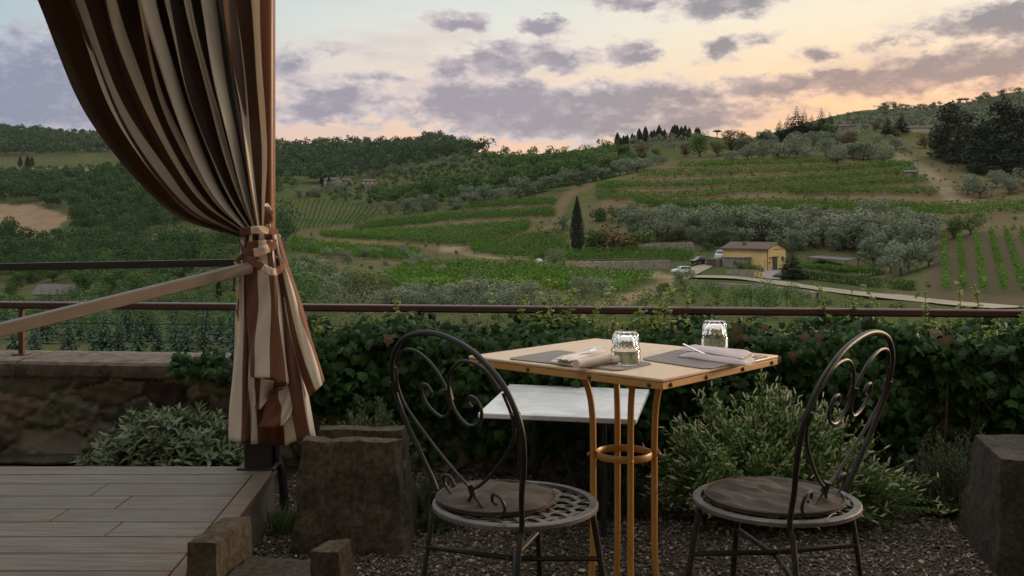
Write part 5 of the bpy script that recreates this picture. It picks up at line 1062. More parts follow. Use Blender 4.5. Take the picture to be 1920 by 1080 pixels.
for k in range(7): f = k/6; vine_row(along([(60+5*f, 297+f*20), (190+15*f, 292+f*18)], 6), 'far vine row in the clearing on the left hill', 'left hill clearing vines', h=1.6, w=.5, leaf=.7, per_m=3)
for px, py in ((38, 312), (52, 314), (60, 312)): tree('cypress_tree', px, py, 20+rng.normal(0, 2), 'dark tree in the clump at the left hill clearing', 'clump in the left hill clearing', 2.0)

# ------------------------------------------------------------------ roads, walls, buildings
road_m = simple('pale_dirt_road', (.21, .175, .135), (.29, .245, .19), .8, .95, 0, .4, 4, spec=.05)
def road(pts, w, name, label, m=60, lift=.14):
    q = along(smooth_line(pts, 8), m); p = np.array([G(x, y) for x, y in q]); t = np.gradient(p[:, :2], axis=0); t /= np.linalg.norm(t, axis=1)[:, None]; n_ = np.c_[-t[:, 1], t[:, 0]]; g_ = []
    for i in range(m):
        g_.append([[*(p[i, :2]+n_[i]*s*w), 0] for s in (-.5, -.25, 0, .25, .5)])
    g_ = np.array(g_)
    for i in range(m):
        zc = ZT(*g_[i, 2, :2])+lift
        for j in range(5): g_[i, j, 2] = max(zc, ZT(*g_[i, j, :2])+.05) if j != 2 else zc
    b_ = MB(); b_.grid(g_); tag(b_.build(name, road_m), label, 'road', kind='structure')
road([(1290, 520), (1370, 522), (1430, 527), (1500, 537), (1600, 550), (1700, 561), (1800, 571), (1900, 579)], 5.6, 'dirt_road', 'pale dirt road running past the yellow house')
road([(1270, 524), (1310, 505), (1345, 488)], 3.6, 'farm_track', 'track with the parked cars climbing behind the annex')
fieldwall = simple('field_stone', (.14, .12, .095), (.30, .265, .215), 1.6, .95, 0, 1., 3, spec=.1, patches=((.05, .045, .03), .9, .56))
def stonewall(pts, h, label, m=30, th=.5):
    q = along(pts, m); p = np.array([G(x, y) for x, y in q]); t = np.gradient(p[:, :2], axis=0); t /= np.linalg.norm(t, axis=1)[:, None]; n_ = np.c_[-t[:, 1], t[:, 0]]; n_ *= np.sign(n_[:, 1:2])
    o = thing('field_wall', label, 'stone wall', p[m//2]); g_ = []
    for i in range(m):
        z = ZT(*p[i, :2]); hh = h*(1+.12*mnoise.noise(Vector((i*.9, 1, 2)))); a = p[i, :2]; c_ = p[i, :2]+n_[i]*th; g_.append([[*a, z-.6], [*(a+n_[i]*.06), z+hh*.5], [*(a+n_[i]*.1), z+hh], [*c_, z+hh*1.02], [*c_, z-.6]])
    b_ = MB(); b_.grid(np.array(g_)); b_.build('stones', fieldwall, o, sharp=30)
stonewall([(1060, 507), (1150, 507), (1255, 504)], 1.7, 'long low dry stone wall under the vines right of the cypress')
stonewall([(1205, 474), (1260, 472), (1300, 470)], 1.9, 'dry stone wall below the left end of the olive grove')
stonewall([(1330, 540), (1420, 545), (1530, 560)], .9, 'low stone edging on the lower side of the dirt road')
hm1 = simple('yellow_plaster', (.60, .42, .17), (.68, .50, .23), .6, .9, 0, .1, 6, spec=.1, patches=((.42, .28, .10), .5, .6))
tile_m, nt, tb_, to_ = new_mat('terracotta_tiles'); tc = N(nt, 'ShaderNodeTexCoord'); wv = N(nt, 'ShaderNodeTexWave', Scale=1.6, Distortion=.4); nt.links.new(tc.outputs['Object'], wv.inputs['Vector'])
ns = N(nt, 'ShaderNodeTexNoise', Scale=2.5, Detail=6); nt.links.new(tc.outputs['Object'], ns.inputs['Vector']); cc = mixc(nt, ns.outputs['Fac'], (.055, .034, .024), (.125, .078, .054)); nt.links.new(mixc(nt, wv.outputs['Fac'], mixc(nt, .4, cc, (.05, .03, .02)), cc), tb_.inputs['Base Color']); tb_.inputs['Roughness'].default_value = .9
dark_open = simple('dark_door', (.05, .035, .03), (.07, .05, .04), 3, .6); white_m = simple('white_trim', (.6, .58, .54), None, 3, .6); rust_pipe = simple('rusty_downpipe', (.14, .06, .03), None, 3, .5)
gable_bits = None
class Fr:                                  # a house frame: x along the gable, y along the ridge, z up
    def __init__(s, p, ax): s.p = np.asarray(p, float); s.a = np.array([ax[0], ax[1], 0.]); s.a /= np.linalg.norm(s.a); s.b = np.array([-s.a[1], s.a[0], 0]); s.M = np.stack([s.a, s.b, [0, 0, 1]], 1)
    def __call__(s, x, y, z): return s.p+s.a*x+s.b*y+np.array([0, 0, z])
    def box(s, mb, c, d): return mb.box(s(*c), d, 0, s.M)
def gabled(fr, w, l, h, rise, name, label, wall_m, roof_m, ov=.4, th=.16, cat='house'):
    o = thing(name, label, cat, fr(w/2, l/2, 0)); mb = MB()
    mb.add([fr(0, 0, -2), fr(w, 0, -2), fr(w, 0, h), fr(w/2, 0, h+rise), fr(0, 0, h), fr(0, l, -2), fr(w, l, -2), fr(w, l, h), fr(w/2, l, h+rise), fr(0, l, h)], [[0, 1, 2, 3, 4], [9, 8, 7, 6, 5], [0, 4, 9, 5], [1, 6, 7, 2], [4, 3, 8, 9], [3, 2, 7, 8]])
    mb.build('wall', wall_m, o, smooth=False); mb = MB(); k = rise/(w/2)
    for sx in (0, 1):
        e = -ov if sx == 0 else w+ov; ze = h-k*ov
        mb.hexa([fr(e, -ov, ze+.03), fr(w/2, -ov, h+rise+.03), fr(w/2, l+ov, h+rise+.03), fr(e, l+ov, ze+.03), fr(e, -ov, ze+th), fr(w/2, -ov, h+rise+th), fr(w/2, l+ov, h+rise+th), fr(e, l+ov, ze+th)] if sx == 0 else
                [fr(w/2, -ov, h+rise+.03), fr(e, -ov, ze+.03), fr(e, l+ov, ze+.03), fr(w/2, l+ov, h+rise+.03), fr(w/2, -ov, h+rise+th), fr(e, -ov, ze+th), fr(e, l+ov, ze+th), fr(w/2, l+ov, h+rise+th)])
    rf = mb.build('roof', roof_m, o, smooth=False); return o, rf
hp = G(1439, 508); hp[2] += .1; fr = Fr(hp, (8.8, 8.1))
yh, rf = gabled(fr, 6.4, 10.4, 4.15, 1.15, 'yellow_house', 'yellow plastered house with a terracotta gable roof beside the road', hm1, tile_m)
mb = MB(); fr.box(mb, (1.6, 6.3, 4.95), (.5, .5, .9)); mb.build('chimney', dark_open, rf, smooth=False)
mb = MB(); fr.box(mb, (2.5, -.06, 1.15), (1.5, .12, 2.5)); d_ = mb.build('door', dark_open, yh, smooth=False)
mb = MB(); fr.box(mb, (2.5, -.16, 2.55), (2.0, .3, .18)); mb.build('door_canopy', tile_m, yh, smooth=False)
for x, z, w, h in ((.95, 2.35, .5, .35), (.75, 1.55, .4, .25), (5.3, 2.2, .9, .8), (1.0, 1.5, .3, .2)):
    mb = MB(); fr.box(mb, (x, -.04, z), (w, .08, h)); mb.build('shutter', rust_pipe, yh, smooth=False)
for x in (2.3, 2.9, 3.5, 4.1): mb = MB(); fr.box(mb, (x, -.03, 4.05), (.28, .06, .22)); mb.build('vent_opening', dark_open, yh, smooth=False)
mb = MB(); mb.tube([fr(-.08, -.1, 0), fr(-.08, -.1, 4.0)], .09, 6); mb.build('downpipe', rust_pipe, yh)
mb = MB(); fr.box(mb, (-.34, 5.2, 3.86), (.14, 11.2, .12)); mb.build('gutter', rust_pipe, yh, smooth=False)
# annex, yard wall, yard
an = thing('stone_annex', 'small flat roofed stone annex in front of the yellow house', 'annex', fr(-2, 6.5, 0)); mb = MB(); fr.box(mb, (-1.4, 6.2, .6), (2.4, 5.0, 3.6)); mb.build('wall', fieldwall, an, smooth=False)
mb = MB(); fr.box(mb, (-1.4, 6.2, 2.46), (2.7, 5.3, .12)); mb.build('flat_roof', road_m, an, smooth=False); mb = MB(); fr.box(mb, (-2.64, 5.6, 1.35), (.1, .9, .6)); mb.build('window', dark_open, an, smooth=False)
gt_ = thing('garage', 'dark gated brick lean to left of the stone annex', 'garage', fr(-3, 10.5, 0)); mb = MB(); fr.box(mb, (-2.2, 10.6, .5), (2.6, 3.0, 3.3)); mb.build('wall', simple('old_brick', (.15, .10, .07), (.22, .16, .12), 2, .9), gt_, smooth=False); mb = MB(); fr.box(mb, (-3.54, 10.6, .9), (.1, 2.2, 2.2)); mb.build('gate', dark_open, gt_, smooth=False)
yw = thing('yard_wall', 'low stone wall with yellow letters in front of the yellow house', 'wall', fr(-4.5, 3, 0)); q = [G(1362, 515), G(1428, 521)]; d_ = q[1]-q[0]; mb = MB(); rz_ = math.atan2(d_[1], d_[0]); Lw = np.linalg.norm(d_[:2]); mb.box((q[0]+q[1])/2+[0, 0, .3], [Lw, .4, 1.9], rz_); mb.build('stones', fieldwall, yw, smooth=False)
sgp = G(1424, 521); ym = simple('yellow_letter', (.62, .45, .08), None, 3, .5)
for s_, dx in (('N', 0), ('O', 1.0)):
    cu = bpy.data.curves.new('letter', 'FONT'); cu.body = s_; cu.size = 1.5; cu.extrude = .05; tmp = bpy.data.objects.new('letter_tmp', cu); col.objects.link(tmp)
    dg = bpy.context.evaluated_depsgraph_get(); me = bpy.data.meshes.new_from_object(tmp.evaluated_get(dg)); bpy.data.objects.remove(tmp); me.materials.clear(); me.materials.append(ym)
    lo_ = link('letter', me, yw); lo_.matrix_local = Matrix.Translation(Vector(sgp+[dx-1.2, -.55, .1])-Vector(yw.location)) @ Matrix.Rotation(rz_, 4, 'Z') @ Matrix.Rotation(R(90), 4, 'X')
pav = simple('grey_paving', (.17, .155, .14), (.23, .21, .19), 1.2, .9); q = [G(1395, 519), G(1462, 526), G(1482, 508), G(1440, 508)]; mb = MB(); mb.grid(np.array([[[*((q[0]*(1-s)+q[1]*s)*(1-t)+(q[3]*(1-s)+q[2]*s)*t)[:2], 0] for s in np.linspace(0, 1, 8)] for t in np.linspace(0, 1, 8)]))
vv = mb.v[0]; vv[:, 2] = [ZT(a, b)+.2 for a, b in vv[:, :2]]; tag(mb.build('yard_paving', pav), 'grey paved yard at the door of the yellow house', 'paving', kind='structure')
tree('pointed_conifer', 1485, 522, 64, 'dark broad conifer in front of the gable of the yellow house', wide=1.9)
def hedge(pts, h, w, label, m=None):
    p = np.array([G(x, y) for x, y in along(pts, 10)]); L_ = np.linalg.norm(np.diff(p, axis=0), axis=1).sum(); n = int(min(3200, max(260, L_*h*70))); t = rng.random(n); s = np.linspace(0, 1, 10); Q = np.stack([np.interp(t, s, p[:, k]) for k in range(3)], 1); Q[:, 2] = [ZT(a, b) for a, b in Q[:, :2]]
    o = thing('hedge', label, 'hedge', p[4]); Q += np.c_[rng.uniform(-w/2, w/2, (n, 2)), rng.random(n)*h]
    v, lo, ct, rn = cards(Q-np.array(o.location), sph(n), sph(n), rng.uniform(.2, .36, n), rng.random(n)*.7); link('foliage', mesh_np('foliage', v, lo, ct, m or broad_m, False, {'rnd': ('FACE', rn)}), o)
hedge([(1410, 511), (1430, 513)], 1.5, .9, 'clipped box hedge against the long wall of the yellow house'); hedge([(1472, 524), (1484, 524)], 1.7, 1.2, 'square clipped hedge at the foot of the broad conifer')
hedge([(1505, 522), (1600, 534), (1660, 540)], 1.6, 1.2, 'long clipped hedge under the vine pergola'); hedge([(1670, 541), (1715, 545)], 1.6, 1.2, 'shorter clipped hedge right of the long one')
# shed roof and vine pergola
shr = thing('open_shed', 'open shed with a dark sheet metal roof behind the vine pergola', 'shed', G(1560, 505)); a = W(1512, 482, 198); b = W(1588, 488, 192); c_ = W(1612, 484, 200); d_ = W(1535, 479, 206)
mb = MB(); mb.hexa([a-[0, 0, .15], b-[0, 0, .15], c_-[0, 0, .15], d_-[0, 0, .15], a, b, c_, d_]); mb.build('roof', simple('sheet_metal', (.07, .065, .075), (.11, .10, .11), 1, .45, .4), shr, smooth=False)
for p in (a*.97+c_*.03, b*.97+d_*.03, c_*.97+a*.03, d_*.97+b*.03, (a+b)/2): mb = MB(); mb.tube([[p[0], p[1], ZT(p[0], p[1])-.3], [p[0], p[1], p[2]-.16]], .09, 6); mb.build('post', bark, shr)
vp = thing('vine_pergola', 'long low pergola roofed with bright green vines', 'pergola', G(1590, 520)); A_, B_ = W(1498, 497, 190), W(1660, 510, 182); n = 3200; t = rng.random(n); Q = A_+(B_-A_)*t[:, None]+np.c_[rng.normal(0, .5, n), rng.uniform(-.2, 3.5, n), rng.normal(0, .28, n)]
v, lo, ct, rn = cards(Q-np.array(vp.location), sph(n), sph(n)+[0, 0, .8], rng.uniform(.22, .4, n), .3+.7*rng.random(n)); link('vine_roof', mesh_np('vine_roof', v, lo, ct, vine_m, False, {'rnd': ('FACE', rn)}), vp)
for s in np.linspace(.03, .97, 9):
    p = A_+(B_-A_)*s; mb = MB(); mb.tube([[p[0], p[1], ZT(p[0], p[1])-.3], p], .07, 6); mb.build('post', bark, vp)
# far houses
grey_roof = simple('grey_tile_roof', (.065, .056, .052), (.115, .10, .092), 1.5, .9); pale_w = simple('pale_house_wall', (.36, .29, .22), (.44, .36, .28), .6, .9); stone_h = simple('stone_house_wall', (.17, .135, .10), (.26, .21, .165), .8, .95)
p = G(62, 568); f2 = Fr(p, (.25, 1)); f2.p = p; f2 = Fr(p+[10.5, 0, 0], (.1, 1)); o, rf = gabled(f2, 7, 11, 2.6, 2.4, 'grey_roofed_house', 'low pale house with a broad grey roof among trees under the handrail', pale_w, grey_roof, .5)
for y_ in (3, 6, 8.5): mb = MB(); f2.box(mb, (-.04, y_, 1.4), (.1, .8, .9)); mb.build('window', dark_open, o, smooth=False)
for (px, py, w, l, h, rise, lab) in ((630, 352, 9, 9, 5.2, 1.4, 'far stone farmhouse beside dark cypresses'), (655, 350, 6, 10, 4.2, 1.2, 'lower wing of the far stone farm right of the farmhouse'), (702, 353, 7, 9, 4.6, 1.2, 'small far stone house right of the farm')):
    p = G(px, py); f3 = Fr(p, (.35, 1)); o, rf = gabled(f3, w, l, h, rise, 'stone_farmhouse', lab, stone_h, tile_m, .3)
    for y_ in np.linspace(1.6, l-1.6, 3):
        for z_ in ((1.2, 3.4) if h > 4.5 else (1.8,)): mb = MB(); f3.box(mb, (-.03, y_, z_), (.1, .8, 1.1)); mb.build('window', white_m if z_ > 3 else dark_open, o, smooth=False)
for px, py, h in ((603, 352, 22), (610, 352, 26), (617, 353, 22)): tree('cypress_tree', px, py, h, 'dark cypress in the clump left of the far farmhouse', 'cypress clump at the far farmhouse', 1.9)
p = G(1606, 246); f4 = Fr(p, (.3, 1)); o, rf = gabled(f4, 6, 10, 3.2, 1.4, 'ridge_house', 'brown stone house with a tower on the right ridge', stone_h, tile_m, .3); mb = MB(); f4.box(mb, (3.5, 1.5, 3.5), (3.6, 3.6, 7)); mb.build('tower', stone_h, o, smooth=False); mb = MB(); f4.box(mb, (3.5, 1.5, 7.1), (4.2, 4.2, .25)); mb.build('tower_roof', tile_m, o, smooth=False); mb = MB(); f4.box(mb, (1.66, 1.5, 5.6), (.1, 1.7, 1.6)); mb.build('window', dark_open, o, smooth=False); mb = MB(); f4.box(mb, (3, 7.5, 4.6), (.8, .8, 1.6)); mb.build('chimney', stone_h, rf, smooth=False)
for y_ in (5, 7.5): mb = MB(); f4.box(mb, (-.03, y_, 1.8), (.1, .9, 1.2)); mb.build('window', dark_open, o, smooth=False)
p = G(1755, 249); f5 = Fr(p, (.05, 1)); o, rf = gabled(f5, 5, 14, 2.2, 1.0, 'long_farm_building', 'long low farm building on the ridge left of the dark wood', pale_w, tile_m, .3)
hut = G(1722, 334); f6 = Fr(hut, (.3, 1)); o, rf = gabled(f6, 2.6, 4, 1.9, .5, 'field_hut', 'small grey stone hut at the right end of the vine terraces', fieldwall, grey_roof, .25, cat='hut'); mb = MB(); f6.box(mb, (-.03, 1.2, .8), (.1, .9, 1.5)); mb.build('door', dark_open, o, smooth=False)
pole_m = simple('grey_pole', (.17, .16, .14), None, 2, .8)
for px, py, h, lab in ((1310, 400, 60, 'slim grey pole among the lowest terrace vines'), (1722, 352, 66, 'slim grey pole beside the field hut'), (663, 388, 34, 'far slim pole right of the striped vineyard top'), (1408, 326, 4, None)):
    if lab: p = G(px, py); hh = h*p[1]/F; o = thing('utility_pole', lab, 'pole', p); mb = MB(); mb.tube([p-[0, 0, .3], p+[0, 0, hh]], [.11, .08], 7); mb.build('pole', pole_m, o); mb = MB(); mb.box(p+[0, 0, hh-.4], [1.1, .1, .1]); mb.build('crossarm', pole_m, o)
# row-end posts of the near vines
for px, py in ((1345, 575), (1380, 578), (1408, 578), (1440, 580), (1475, 580), (1300, 570)):
    p = G(px, py); o = thing('vine_post', 'thin wooden vine post near the railing below the road', 'post', p, 0, 'vine posts below the road'); mb = MB(); mb.tube([p-[0, 0, .2], p+[0, 0, 1.7]], .05, 6); mb.build('stake', bark, o)
    for s in (0,): 
        n = 260; Q = rng.normal(0, 1, (n, 3))*[.5, .3, .35]+[0, 0, 1.35]; v, lo, ct, rn = cards(Q, sph(n), sph(n), rng.uniform(.14, .24, n), rng.random(n)); link('vine_foliage', mesh_np('vine_foliage', v, lo, ct, vine_m, False, {'rnd': ('FACE', rn)}), o)

# ---- vehicles
def car(px, py, rz, paint_c, name, label, van=False):
    p = G(px, py); p[2] += .16; t_ = thing(name, label, 'van' if van else 'car', p, rz); pm_ = simple(name+'_paint', paint_c, None, 5, .25, .1, coat=.6); gm_ = simple(name+'_glass', (.05, .06, .07), None, 5, .08); ty = simple(name+'_tyre', (.02, .02, .02), None, 5, .8)
    Lc, Wc, Hc = (4.6, 1.85, 2.0) if van else (3.9, 1.7, 1.46)
    prof = [(-.5, .22), (-.5, .52), (-.47, .60), (-.40, .64), (-.33, .97), (-.22, 1.0), (.12, 1.0), (.27, .66), (.45, .58), (.5, .46), (.5, .22)] if not van else [(-.5, .18), (-.5, .95), (-.46, 1.0), (.1, 1.0), (.24, .96), (.36, .58), (.48, .5), (.5, .2)]
    def side(s, prof_, inset): return [[x*Lc, s*(Wc/2-(.16*max(0, z-.62)/.38 if z > .62 else 0)-inset), z*Hc] for x, z in prof_]
    a, b = side(1, prof, 0), side(-1, prof, 0); n_ = len(prof); mb = MB(); mb.add(a+b, [list(range(n_))[::-1], list(range(n_, 2*n_))]+[[i, (i+1) % n_, n_+(i+1) % n_, n_+i] for i in range(n_)]); mb.build('body', pm_, t_, world=False, bevel=.06, smooth=True)
    win = [(-.38, .66), (-.315, .93), (.09, .93), (.215, .66)] if not van else [(-.42, .62), (-.42, .93), (.1, .93), (.26, .62)]
    for s in (1, -1): mb = MB(); q = side(s, win, -.012); mb.add(q, [[0, 1, 2, 3] if s < 0 else [3, 2, 1, 0]]); mb.build('side_window', gm_, t_, world=False, smooth=False)
    x0, x1 = ((.275, .66), (.135, .96)) if not van else ((.35, .62), (.255, .92)); wv_ = .66
    mb = MB(); mb.add([[x0[0]*Lc+.03, -Wc*.42, x0[1]*Hc+.01], [x0[0]*Lc+.03, Wc*.42, x0[1]*Hc+.01], [x1[0]*Lc+.03, Wc*.34, x1[1]*Hc+.01], [x1[0]*Lc+.03, -Wc*.34, x1[1]*Hc+.01]], [[0, 1, 2, 3]]); mb.build('windscreen', gm_, t_, world=False, smooth=False)
    mb = MB(); mb.add([[-.405*Lc-.02, Wc*.4, .66*Hc], [-.405*Lc-.02, -Wc*.4, .66*Hc], [-.34*Lc-.02, -Wc*.33, .93*Hc], [-.34*Lc-.02, Wc*.33, .93*Hc]] if not van else [[-.503*Lc, Wc*.4, .6*Hc], [-.503*Lc, -Wc*.4, .6*Hc], [-.503*Lc, -Wc*.34, .9*Hc], [-.503*Lc, Wc*.34, .9*Hc]], [[0, 1, 2, 3]]); mb.build('rear_window', gm_, t_, world=False, smooth=False)
    for x in (-.3, .31):
        for s in (1, -1):
            mb = MB(); mb.tube([[x*Lc, s*(Wc/2-.2), .31], [x*Lc, s*(Wc/2+.015), .31]], .31, 16); w_ = mb.build('wheel', ty, t_, world=False); mb = MB(); mb.tube([[x*Lc, s*(Wc/2), .31], [x*Lc, s*(Wc/2+.03), .31]], .18, 12); mb.build('rim', steel, w_, world=False)
    for s in (1, -1):
        mb = MB(); mb.box([.485*Lc, s*Wc*.33, .5*Hc], [.1, .3, .13]); mb.build('headlight', white_m, t_, world=False, bevel=.02); mb = MB(); mb.box([-.49*Lc, s*Wc*.36, .53*Hc], [.1, .22, .2]); mb.build('tail_light', simple('red_lamp', (.25, .02, .02)), t_, world=False, bevel=.02)
car(1279, 515, R(195), (.55, .58, .57), 'white_car', 'white hatchback parked at the track bend'); car(1313, 496, R(205), (.012, .016, .024), 'black_car', 'black car parked on the track above the white one'); car(1354, 488, R(240), (.45, .48, .52), 'grey_van', 'pale grey van half hidden behind the annex', True)
cv = G(1010, 494); o = thing('covered_heap', 'small pale covered heap at the end of the field wall', 'heap', cv); mb = MB(); Gq = np.array([[[cv[0]+1.1*math.sin(f)*math.cos(t), cv[1]+.7*math.sin(f)*math.sin(t), cv[2]+.9*math.cos(f)*(1+.2*math.sin(3*t))] for t in np.linspace(0, 6.283, 15)] for f in np.linspace(.02, 1.6, 7)]); mb.grid(Gq); mb.build('cover', simple('grey_sheet', (.35, .36, .37), (.45, .46, .47), 3, .7), o)

# ------------------------------------------------------------------ evening air
hz, nt, hb, ho = new_mat('evening_air'); nt.nodes.remove(hb); pv = N(nt, 'ShaderNodeVolumePrincipled'); pv.inputs['Color'].default_value = (.86, .90, .97, 1); pv.inputs['Density'].default_value = .00002; pv.inputs['Anisotropy'].default_value = .2
nt.links.new(pv.outputs[0], ho.inputs['Volume']); mb = MB(); zmin, zmax = float(ZZ.min())-1, float(ZZ.max())+25
mb.box([0, 1300, (zmin+zmax)/2], [5800, 2640, zmax-zmin]); tag(mb.build('haze', hz, smooth=False), 'thin evening haze over the whole valley', 'haze', kind='stuff')
# ================================================================== SKY, LIGHT, CAMERA
w = bpy.data.worlds.new('World'); scene.world = w; w.use_nodes = True; nt = w.node_tree; L = nt.links.new
bg = nt.nodes['Background']; tc = N(nt, 'ShaderNodeTexCoord')
SUN_AZ, SUN_EL = R(62), R(10)
sky = N(nt, 'ShaderNodeTexSky'); sky.sky_type = 'NISHITA'; sky.sun_disc = False; sky.sun_elevation = SUN_EL; sky.sun_rotation = SUN_AZ; sky.air_density = 1.2; sky.dust_density = 2
def M(op, a, b=None, c=None):
    n = N(nt, 'ShaderNodeMath', operation=op)
    for i, q in enumerate((a, b, c)):
        if q is None: continue
        if hasattr(q, 'is_linked'): L(q, n.inputs[i])
        else: n.inputs[i].default_value = q
    return n.outputs[0]
def MR(v, a, b, c=0., d=1., sm=True):
    n = N(nt, 'ShaderNodeMapRange'); n.interpolation_type = 'SMOOTHSTEP' if sm else 'LINEAR'; L(v, n.inputs[0])
    for i, q in enumerate((a, b, c, d)): n.inputs[i+1].default_value = q
    return n.outputs[0]
sp_ = N(nt, 'ShaderNodeSeparateXYZ'); L(tc.outputs['Generated'], sp_.inputs[0]); x_, y_, z_ = sp_.outputs
az = M('ARCTAN2', x_, y_); el = M('ARCSINE', z_)
# clear sky: colour by elevation, warmer towards the sunset
def ramp(v, stops):
    n = N(nt, 'ShaderNodeValToRGB'); L(v, n.inputs[0]); e = n.color_ramp.elements
    e[0].position, e[0].color = stops[0][0], c4(stops[0][1]); e[1].position, e[1].color = stops[-1][0], c4(stops[-1][1])
    for p, c in stops[1:-1]: q = e.new(p); q.color = c4(c)
    return n.outputs[0]
ev = MR(el, 0, .5, 0, 1, False)             # 0 = horizon, 1 = 28 degrees
warm = ramp(ev, [(0, (.66, .36, .16)), (.17, (.68, .41, .20)), (.27, (.71, .49, .28)), (.40, (.66, .57, .43)), (.48, (.60, .56, .47)), (1, (.40, .46, .50))])
pink = ramp(ev, [(0, (.60, .36, .26)), (.17, (.63, .41, .29)), (.27, (.60, .47, .38)), (.40, (.53, .53, .48)), (.48, (.46, .50, .49)), (1, (.32, .42, .48))])
cold = ramp(ev, [(0, (.27, .27, .34)), (.2, (.27, .30, .38)), (.36, (.28, .35, .40)), (.48, (.24, .345, .39)), (1, (.18, .30, .39))])
a1 = MR(az, -.62, -.02); a2 = MR(az, -.06, .34)
clear = mixc(nt, a2, mixc(nt, a1, cold, pink), warm)
high = MR(el, .42, .75); clear = mixc(nt, high, clear, (.98, .97, .94))
back = MR(M('ABSOLUTE', az), 1.2, 2.4); clear = mixc(nt, back, clear, (.22, .23, .25))
# clouds: banks and puffs at their bearing and height, broken up by turbulence
nz = N(nt, 'ShaderNodeTexNoise', Scale=16, Detail=9, Roughness=.62); mp = N(nt, 'ShaderNodeMapping'); mp.inputs['Scale'].default_value = (1, 1, 2.0); L(tc.outputs['Generated'], mp.inputs[0]); L(mp.outputs[0], nz.inputs['Vector'])
nz2 = N(nt, 'ShaderNodeTexNoise', Scale=44, Detail=7, Roughness=.62); L(mp.outputs[0], nz2.inputs['Vector'])
nz3 = N(nt, 'ShaderNodeTexNoise', Scale=6, Detail=8, Roughness=.6); mp3 = N(nt, 'ShaderNodeMapping'); mp3.inputs['Scale'].default_value = (1, 1, 5.); L(tc.outputs['Generated'], mp3.inputs[0]); L(mp3.outputs[0], nz3.inputs['Vector'])
wx = M('MULTIPLY_ADD', M('SUBTRACT', nz.outputs['Fac'], .5), .06, az); sepc = N(nt, 'ShaderNodeSeparateColor'); L(nz.outputs['Color'], sepc.inputs[0])
wy = M('MULTIPLY_ADD', M('SUBTRACT', sepc.outputs[1], .5), .035, el)
cv_ = N(nt, 'ShaderNodeCombineXYZ'); L(wx, cv_.inputs[0]); L(wy, cv_.inputs[1])
BANKS = [(900, 186, 150, 40, 1), (1060, 214, 300, 44, 1.15), (1300, 222, 170, 18, .8), (820, 170, 60, 22, .8), (1130, 195, 200, 34, .95), (1260, 180, 120, 30, .8), (940, 115, 75, 30, 1), (1030, 102, 55, 22, .9), (850, 128, 50, 20, .8), (1190, 98, 42, 24, .9), (1330, 212, 150, 22, .8), (1480, 165, 120, 22, 1), (1640, 150, 190, 24, 1.05), (1830, 120, 170, 26, 1.1), (1950, 100, 120, 24, 1),
         (860, 40, 50, 15, .9), (1020, 52, 48, 15, .9), (1350, 8, 85, 24, 1.1), (1345, 92, 30, 22, .8), (1525, 95, 34, 13, .8), (1870, 38, 90, 26, 1), (1190, 2, 70, 14, .8), (1680, 80, 60, 12, .6), (600, 200, 90, 30, .9), (660, 185, 80, 26, .8), (540, 130, 40, 34, .8), (30, 165, 220, 75, 1.0), (60, 120, 60, 36, .9), (200, 210, 200, 30, .8), (700, 145, 90, 12, .5), (1420, 75, 40, 10, .5), (1100, 100, 24, 14, .6), (620, 95, 90, 9, .4), (1770, 60, 90, 14, .6)]
BANKS += [(-500, 120, 500, 80, .9), (2500, 90, 500, 60, .9)]
acc = None
for (bx, by, rx, ry, st) in BANKS:
    a0 = math.atan((bx-960)/F); e0 = math.atan((HY-by)/F*math.cos(a0))
    s = N(nt, 'ShaderNodeVectorMath', operation='SUBTRACT'); L(cv_.outputs[0], s.inputs[0]); s.inputs[1].default_value = (a0, e0, 0)
    m = N(nt, 'ShaderNodeVectorMath', operation='MULTIPLY'); L(s.outputs[0], m.inputs[0]); m.inputs[1].default_value = (F/rx*.78, F/ry*.78, 0)
    ln = N(nt, 'ShaderNodeVectorMath', operation='LENGTH'); L(m.outputs[0], ln.inputs[0])
    v = M('MULTIPLY', M('SUBTRACT', 1.15, ln.outputs['Value']), st); acc = v if acc is None else M('MAXIMUM', acc, v)
den = M('ADD', acc, M('MULTIPLY', M('SUBTRACT', nz2.outputs['Fac'], .5), 2.0))
alpha = MR(den, .0, .36); core = MR(den, .16, .8)
veil = M('MULTIPLY', MR(nz3.outputs['Fac'], .48, .72), .55)
orange = M('MULTIPLY', MR(az, .02, .36), MR(el, .21, .10))
edge_c = mixc(nt, a2, mixc(nt, a1, (.29, .30, .36), (.46, .40, .40)), mixc(nt, orange, (.53, .46, .41), (.66, .38, .24)))
nzo = N(nt, 'ShaderNodeTexNoise', Scale=16, Detail=9, Roughness=.62); mo = N(nt, 'ShaderNodeMapping'); mo.inputs['Scale'].default_value = (1, 1, 2.0); mo.inputs['Location'].default_value = (.010, 0, -.022); L(tc.outputs['Generated'], mo.inputs[0]); L(mo.outputs[0], nzo.inputs['Vector'])
nz2o = N(nt, 'ShaderNodeTexNoise', Scale=44, Detail=7, Roughness=.62); L(mo.outputs[0], nz2o.inputs['Vector'])
relief = M('ADD', M('MULTIPLY', M('SUBTRACT', nz.outputs['Fac'], nzo.outputs['Fac']), 2.6), M('MULTIPLY', M('SUBTRACT', nz2.outputs['Fac'], nz2o.outputs['Fac']), 1.1))
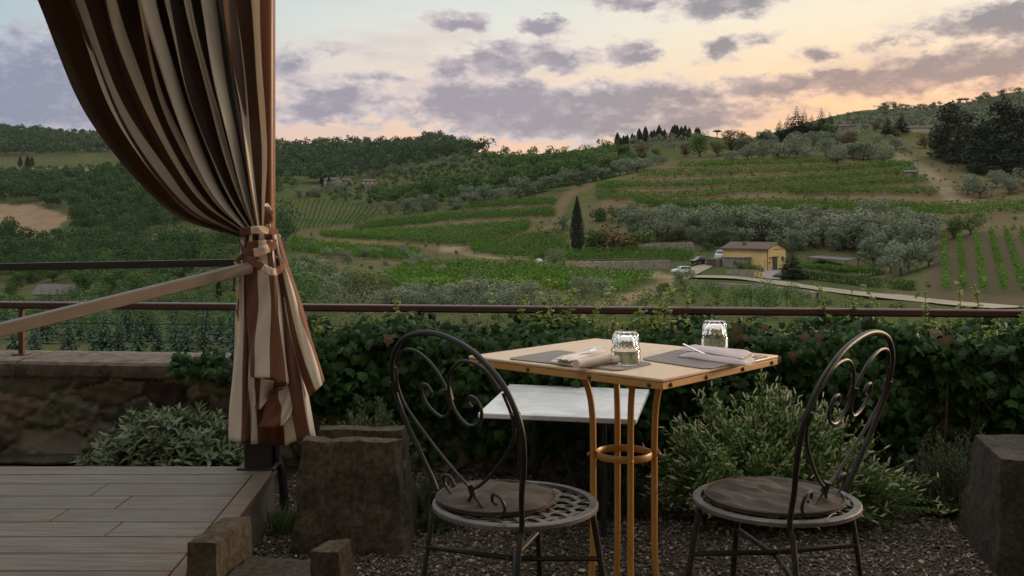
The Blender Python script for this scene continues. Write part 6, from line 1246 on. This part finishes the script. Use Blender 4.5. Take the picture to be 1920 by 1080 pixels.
core_c = mixc(nt, a2, mixc(nt, a1, (.155, .18, .26), (.21, .195, .24)), mixc(nt, orange, (.165, .155, .175), (.265, .175, .16)))
tv = M('MULTIPLY', M('SUBTRACT', nz.outputs['Fac'], .5), .8)
ck = N(nt, 'ShaderNodeClamp'); L(M('SUBTRACT', M('ADD', core, tv), relief), ck.inputs[0]); cloud_c = mixc(nt, ck.outputs[0], edge_c, core_c)
low_c = mixc(nt, a2, mixc(nt, a1, (.27, .27, .35), (.45, .36, .36)), (.58, .41, .31))
s1_ = mixc(nt, veil, clear, low_c); s2_ = mixc(nt, M('MULTIPLY', alpha, .92), s1_, cloud_c)
nis = mixc(nt, 1.0, sky.outputs[0], (.04, .04, .04), 'MULTIPLY')
fin = mixc(nt, .06, s2_, nis)
ground = MR(el, -.02, .0); fin = mixc(nt, MR(el, .42, .75), fin, (.98, .97, .94)); fin = mixc(nt, ground, (.10, .10, .09), fin)
L(fin, bg.inputs['Color']); bg.inputs['Strength'].default_value = .95
w.cycles.sampling_method = 'MANUAL'; w.cycles.sample_map_resolution = 512

sl = bpy.data.lights.new('sun', 'SUN'); sl.energy = 2.0; sl.angle = R(12); sl.color = (1, .72, .48); so_ = bpy.data.objects.new('sun', sl); col.objects.link(so_)
dv = Vector((math.sin(SUN_AZ)*math.cos(SUN_EL), math.cos(SUN_AZ)*math.cos(SUN_EL), math.sin(SUN_EL))); so_.rotation_euler = dv.to_track_quat('Z', 'Y').to_euler(); so_.location = dv*50

cam = bpy.data.cameras.new('camera'); co = bpy.data.objects.new('camera', cam); col.objects.link(co); co.location = (0, 0, H); co.rotation_euler = (R(90), 0, 0)
cam.sensor_width = 36; cam.lens = 36*F/1920; cam.shift_y = -(540-HY)/1920; cam.clip_start = .05; cam.clip_end = 12000; scene.camera = co
scene.view_settings.view_transform = 'Standard'; scene.view_settings.look = 'None'; scene.view_settings.exposure = .74; scene.view_settings.gamma = 1
scene.cycles.max_bounces = 8; scene.cycles.transparent_max_bounces = 8; scene.cycles.caustics_reflective = False; scene.cycles.caustics_refractive = True
scene.cycles.use_denoising = True
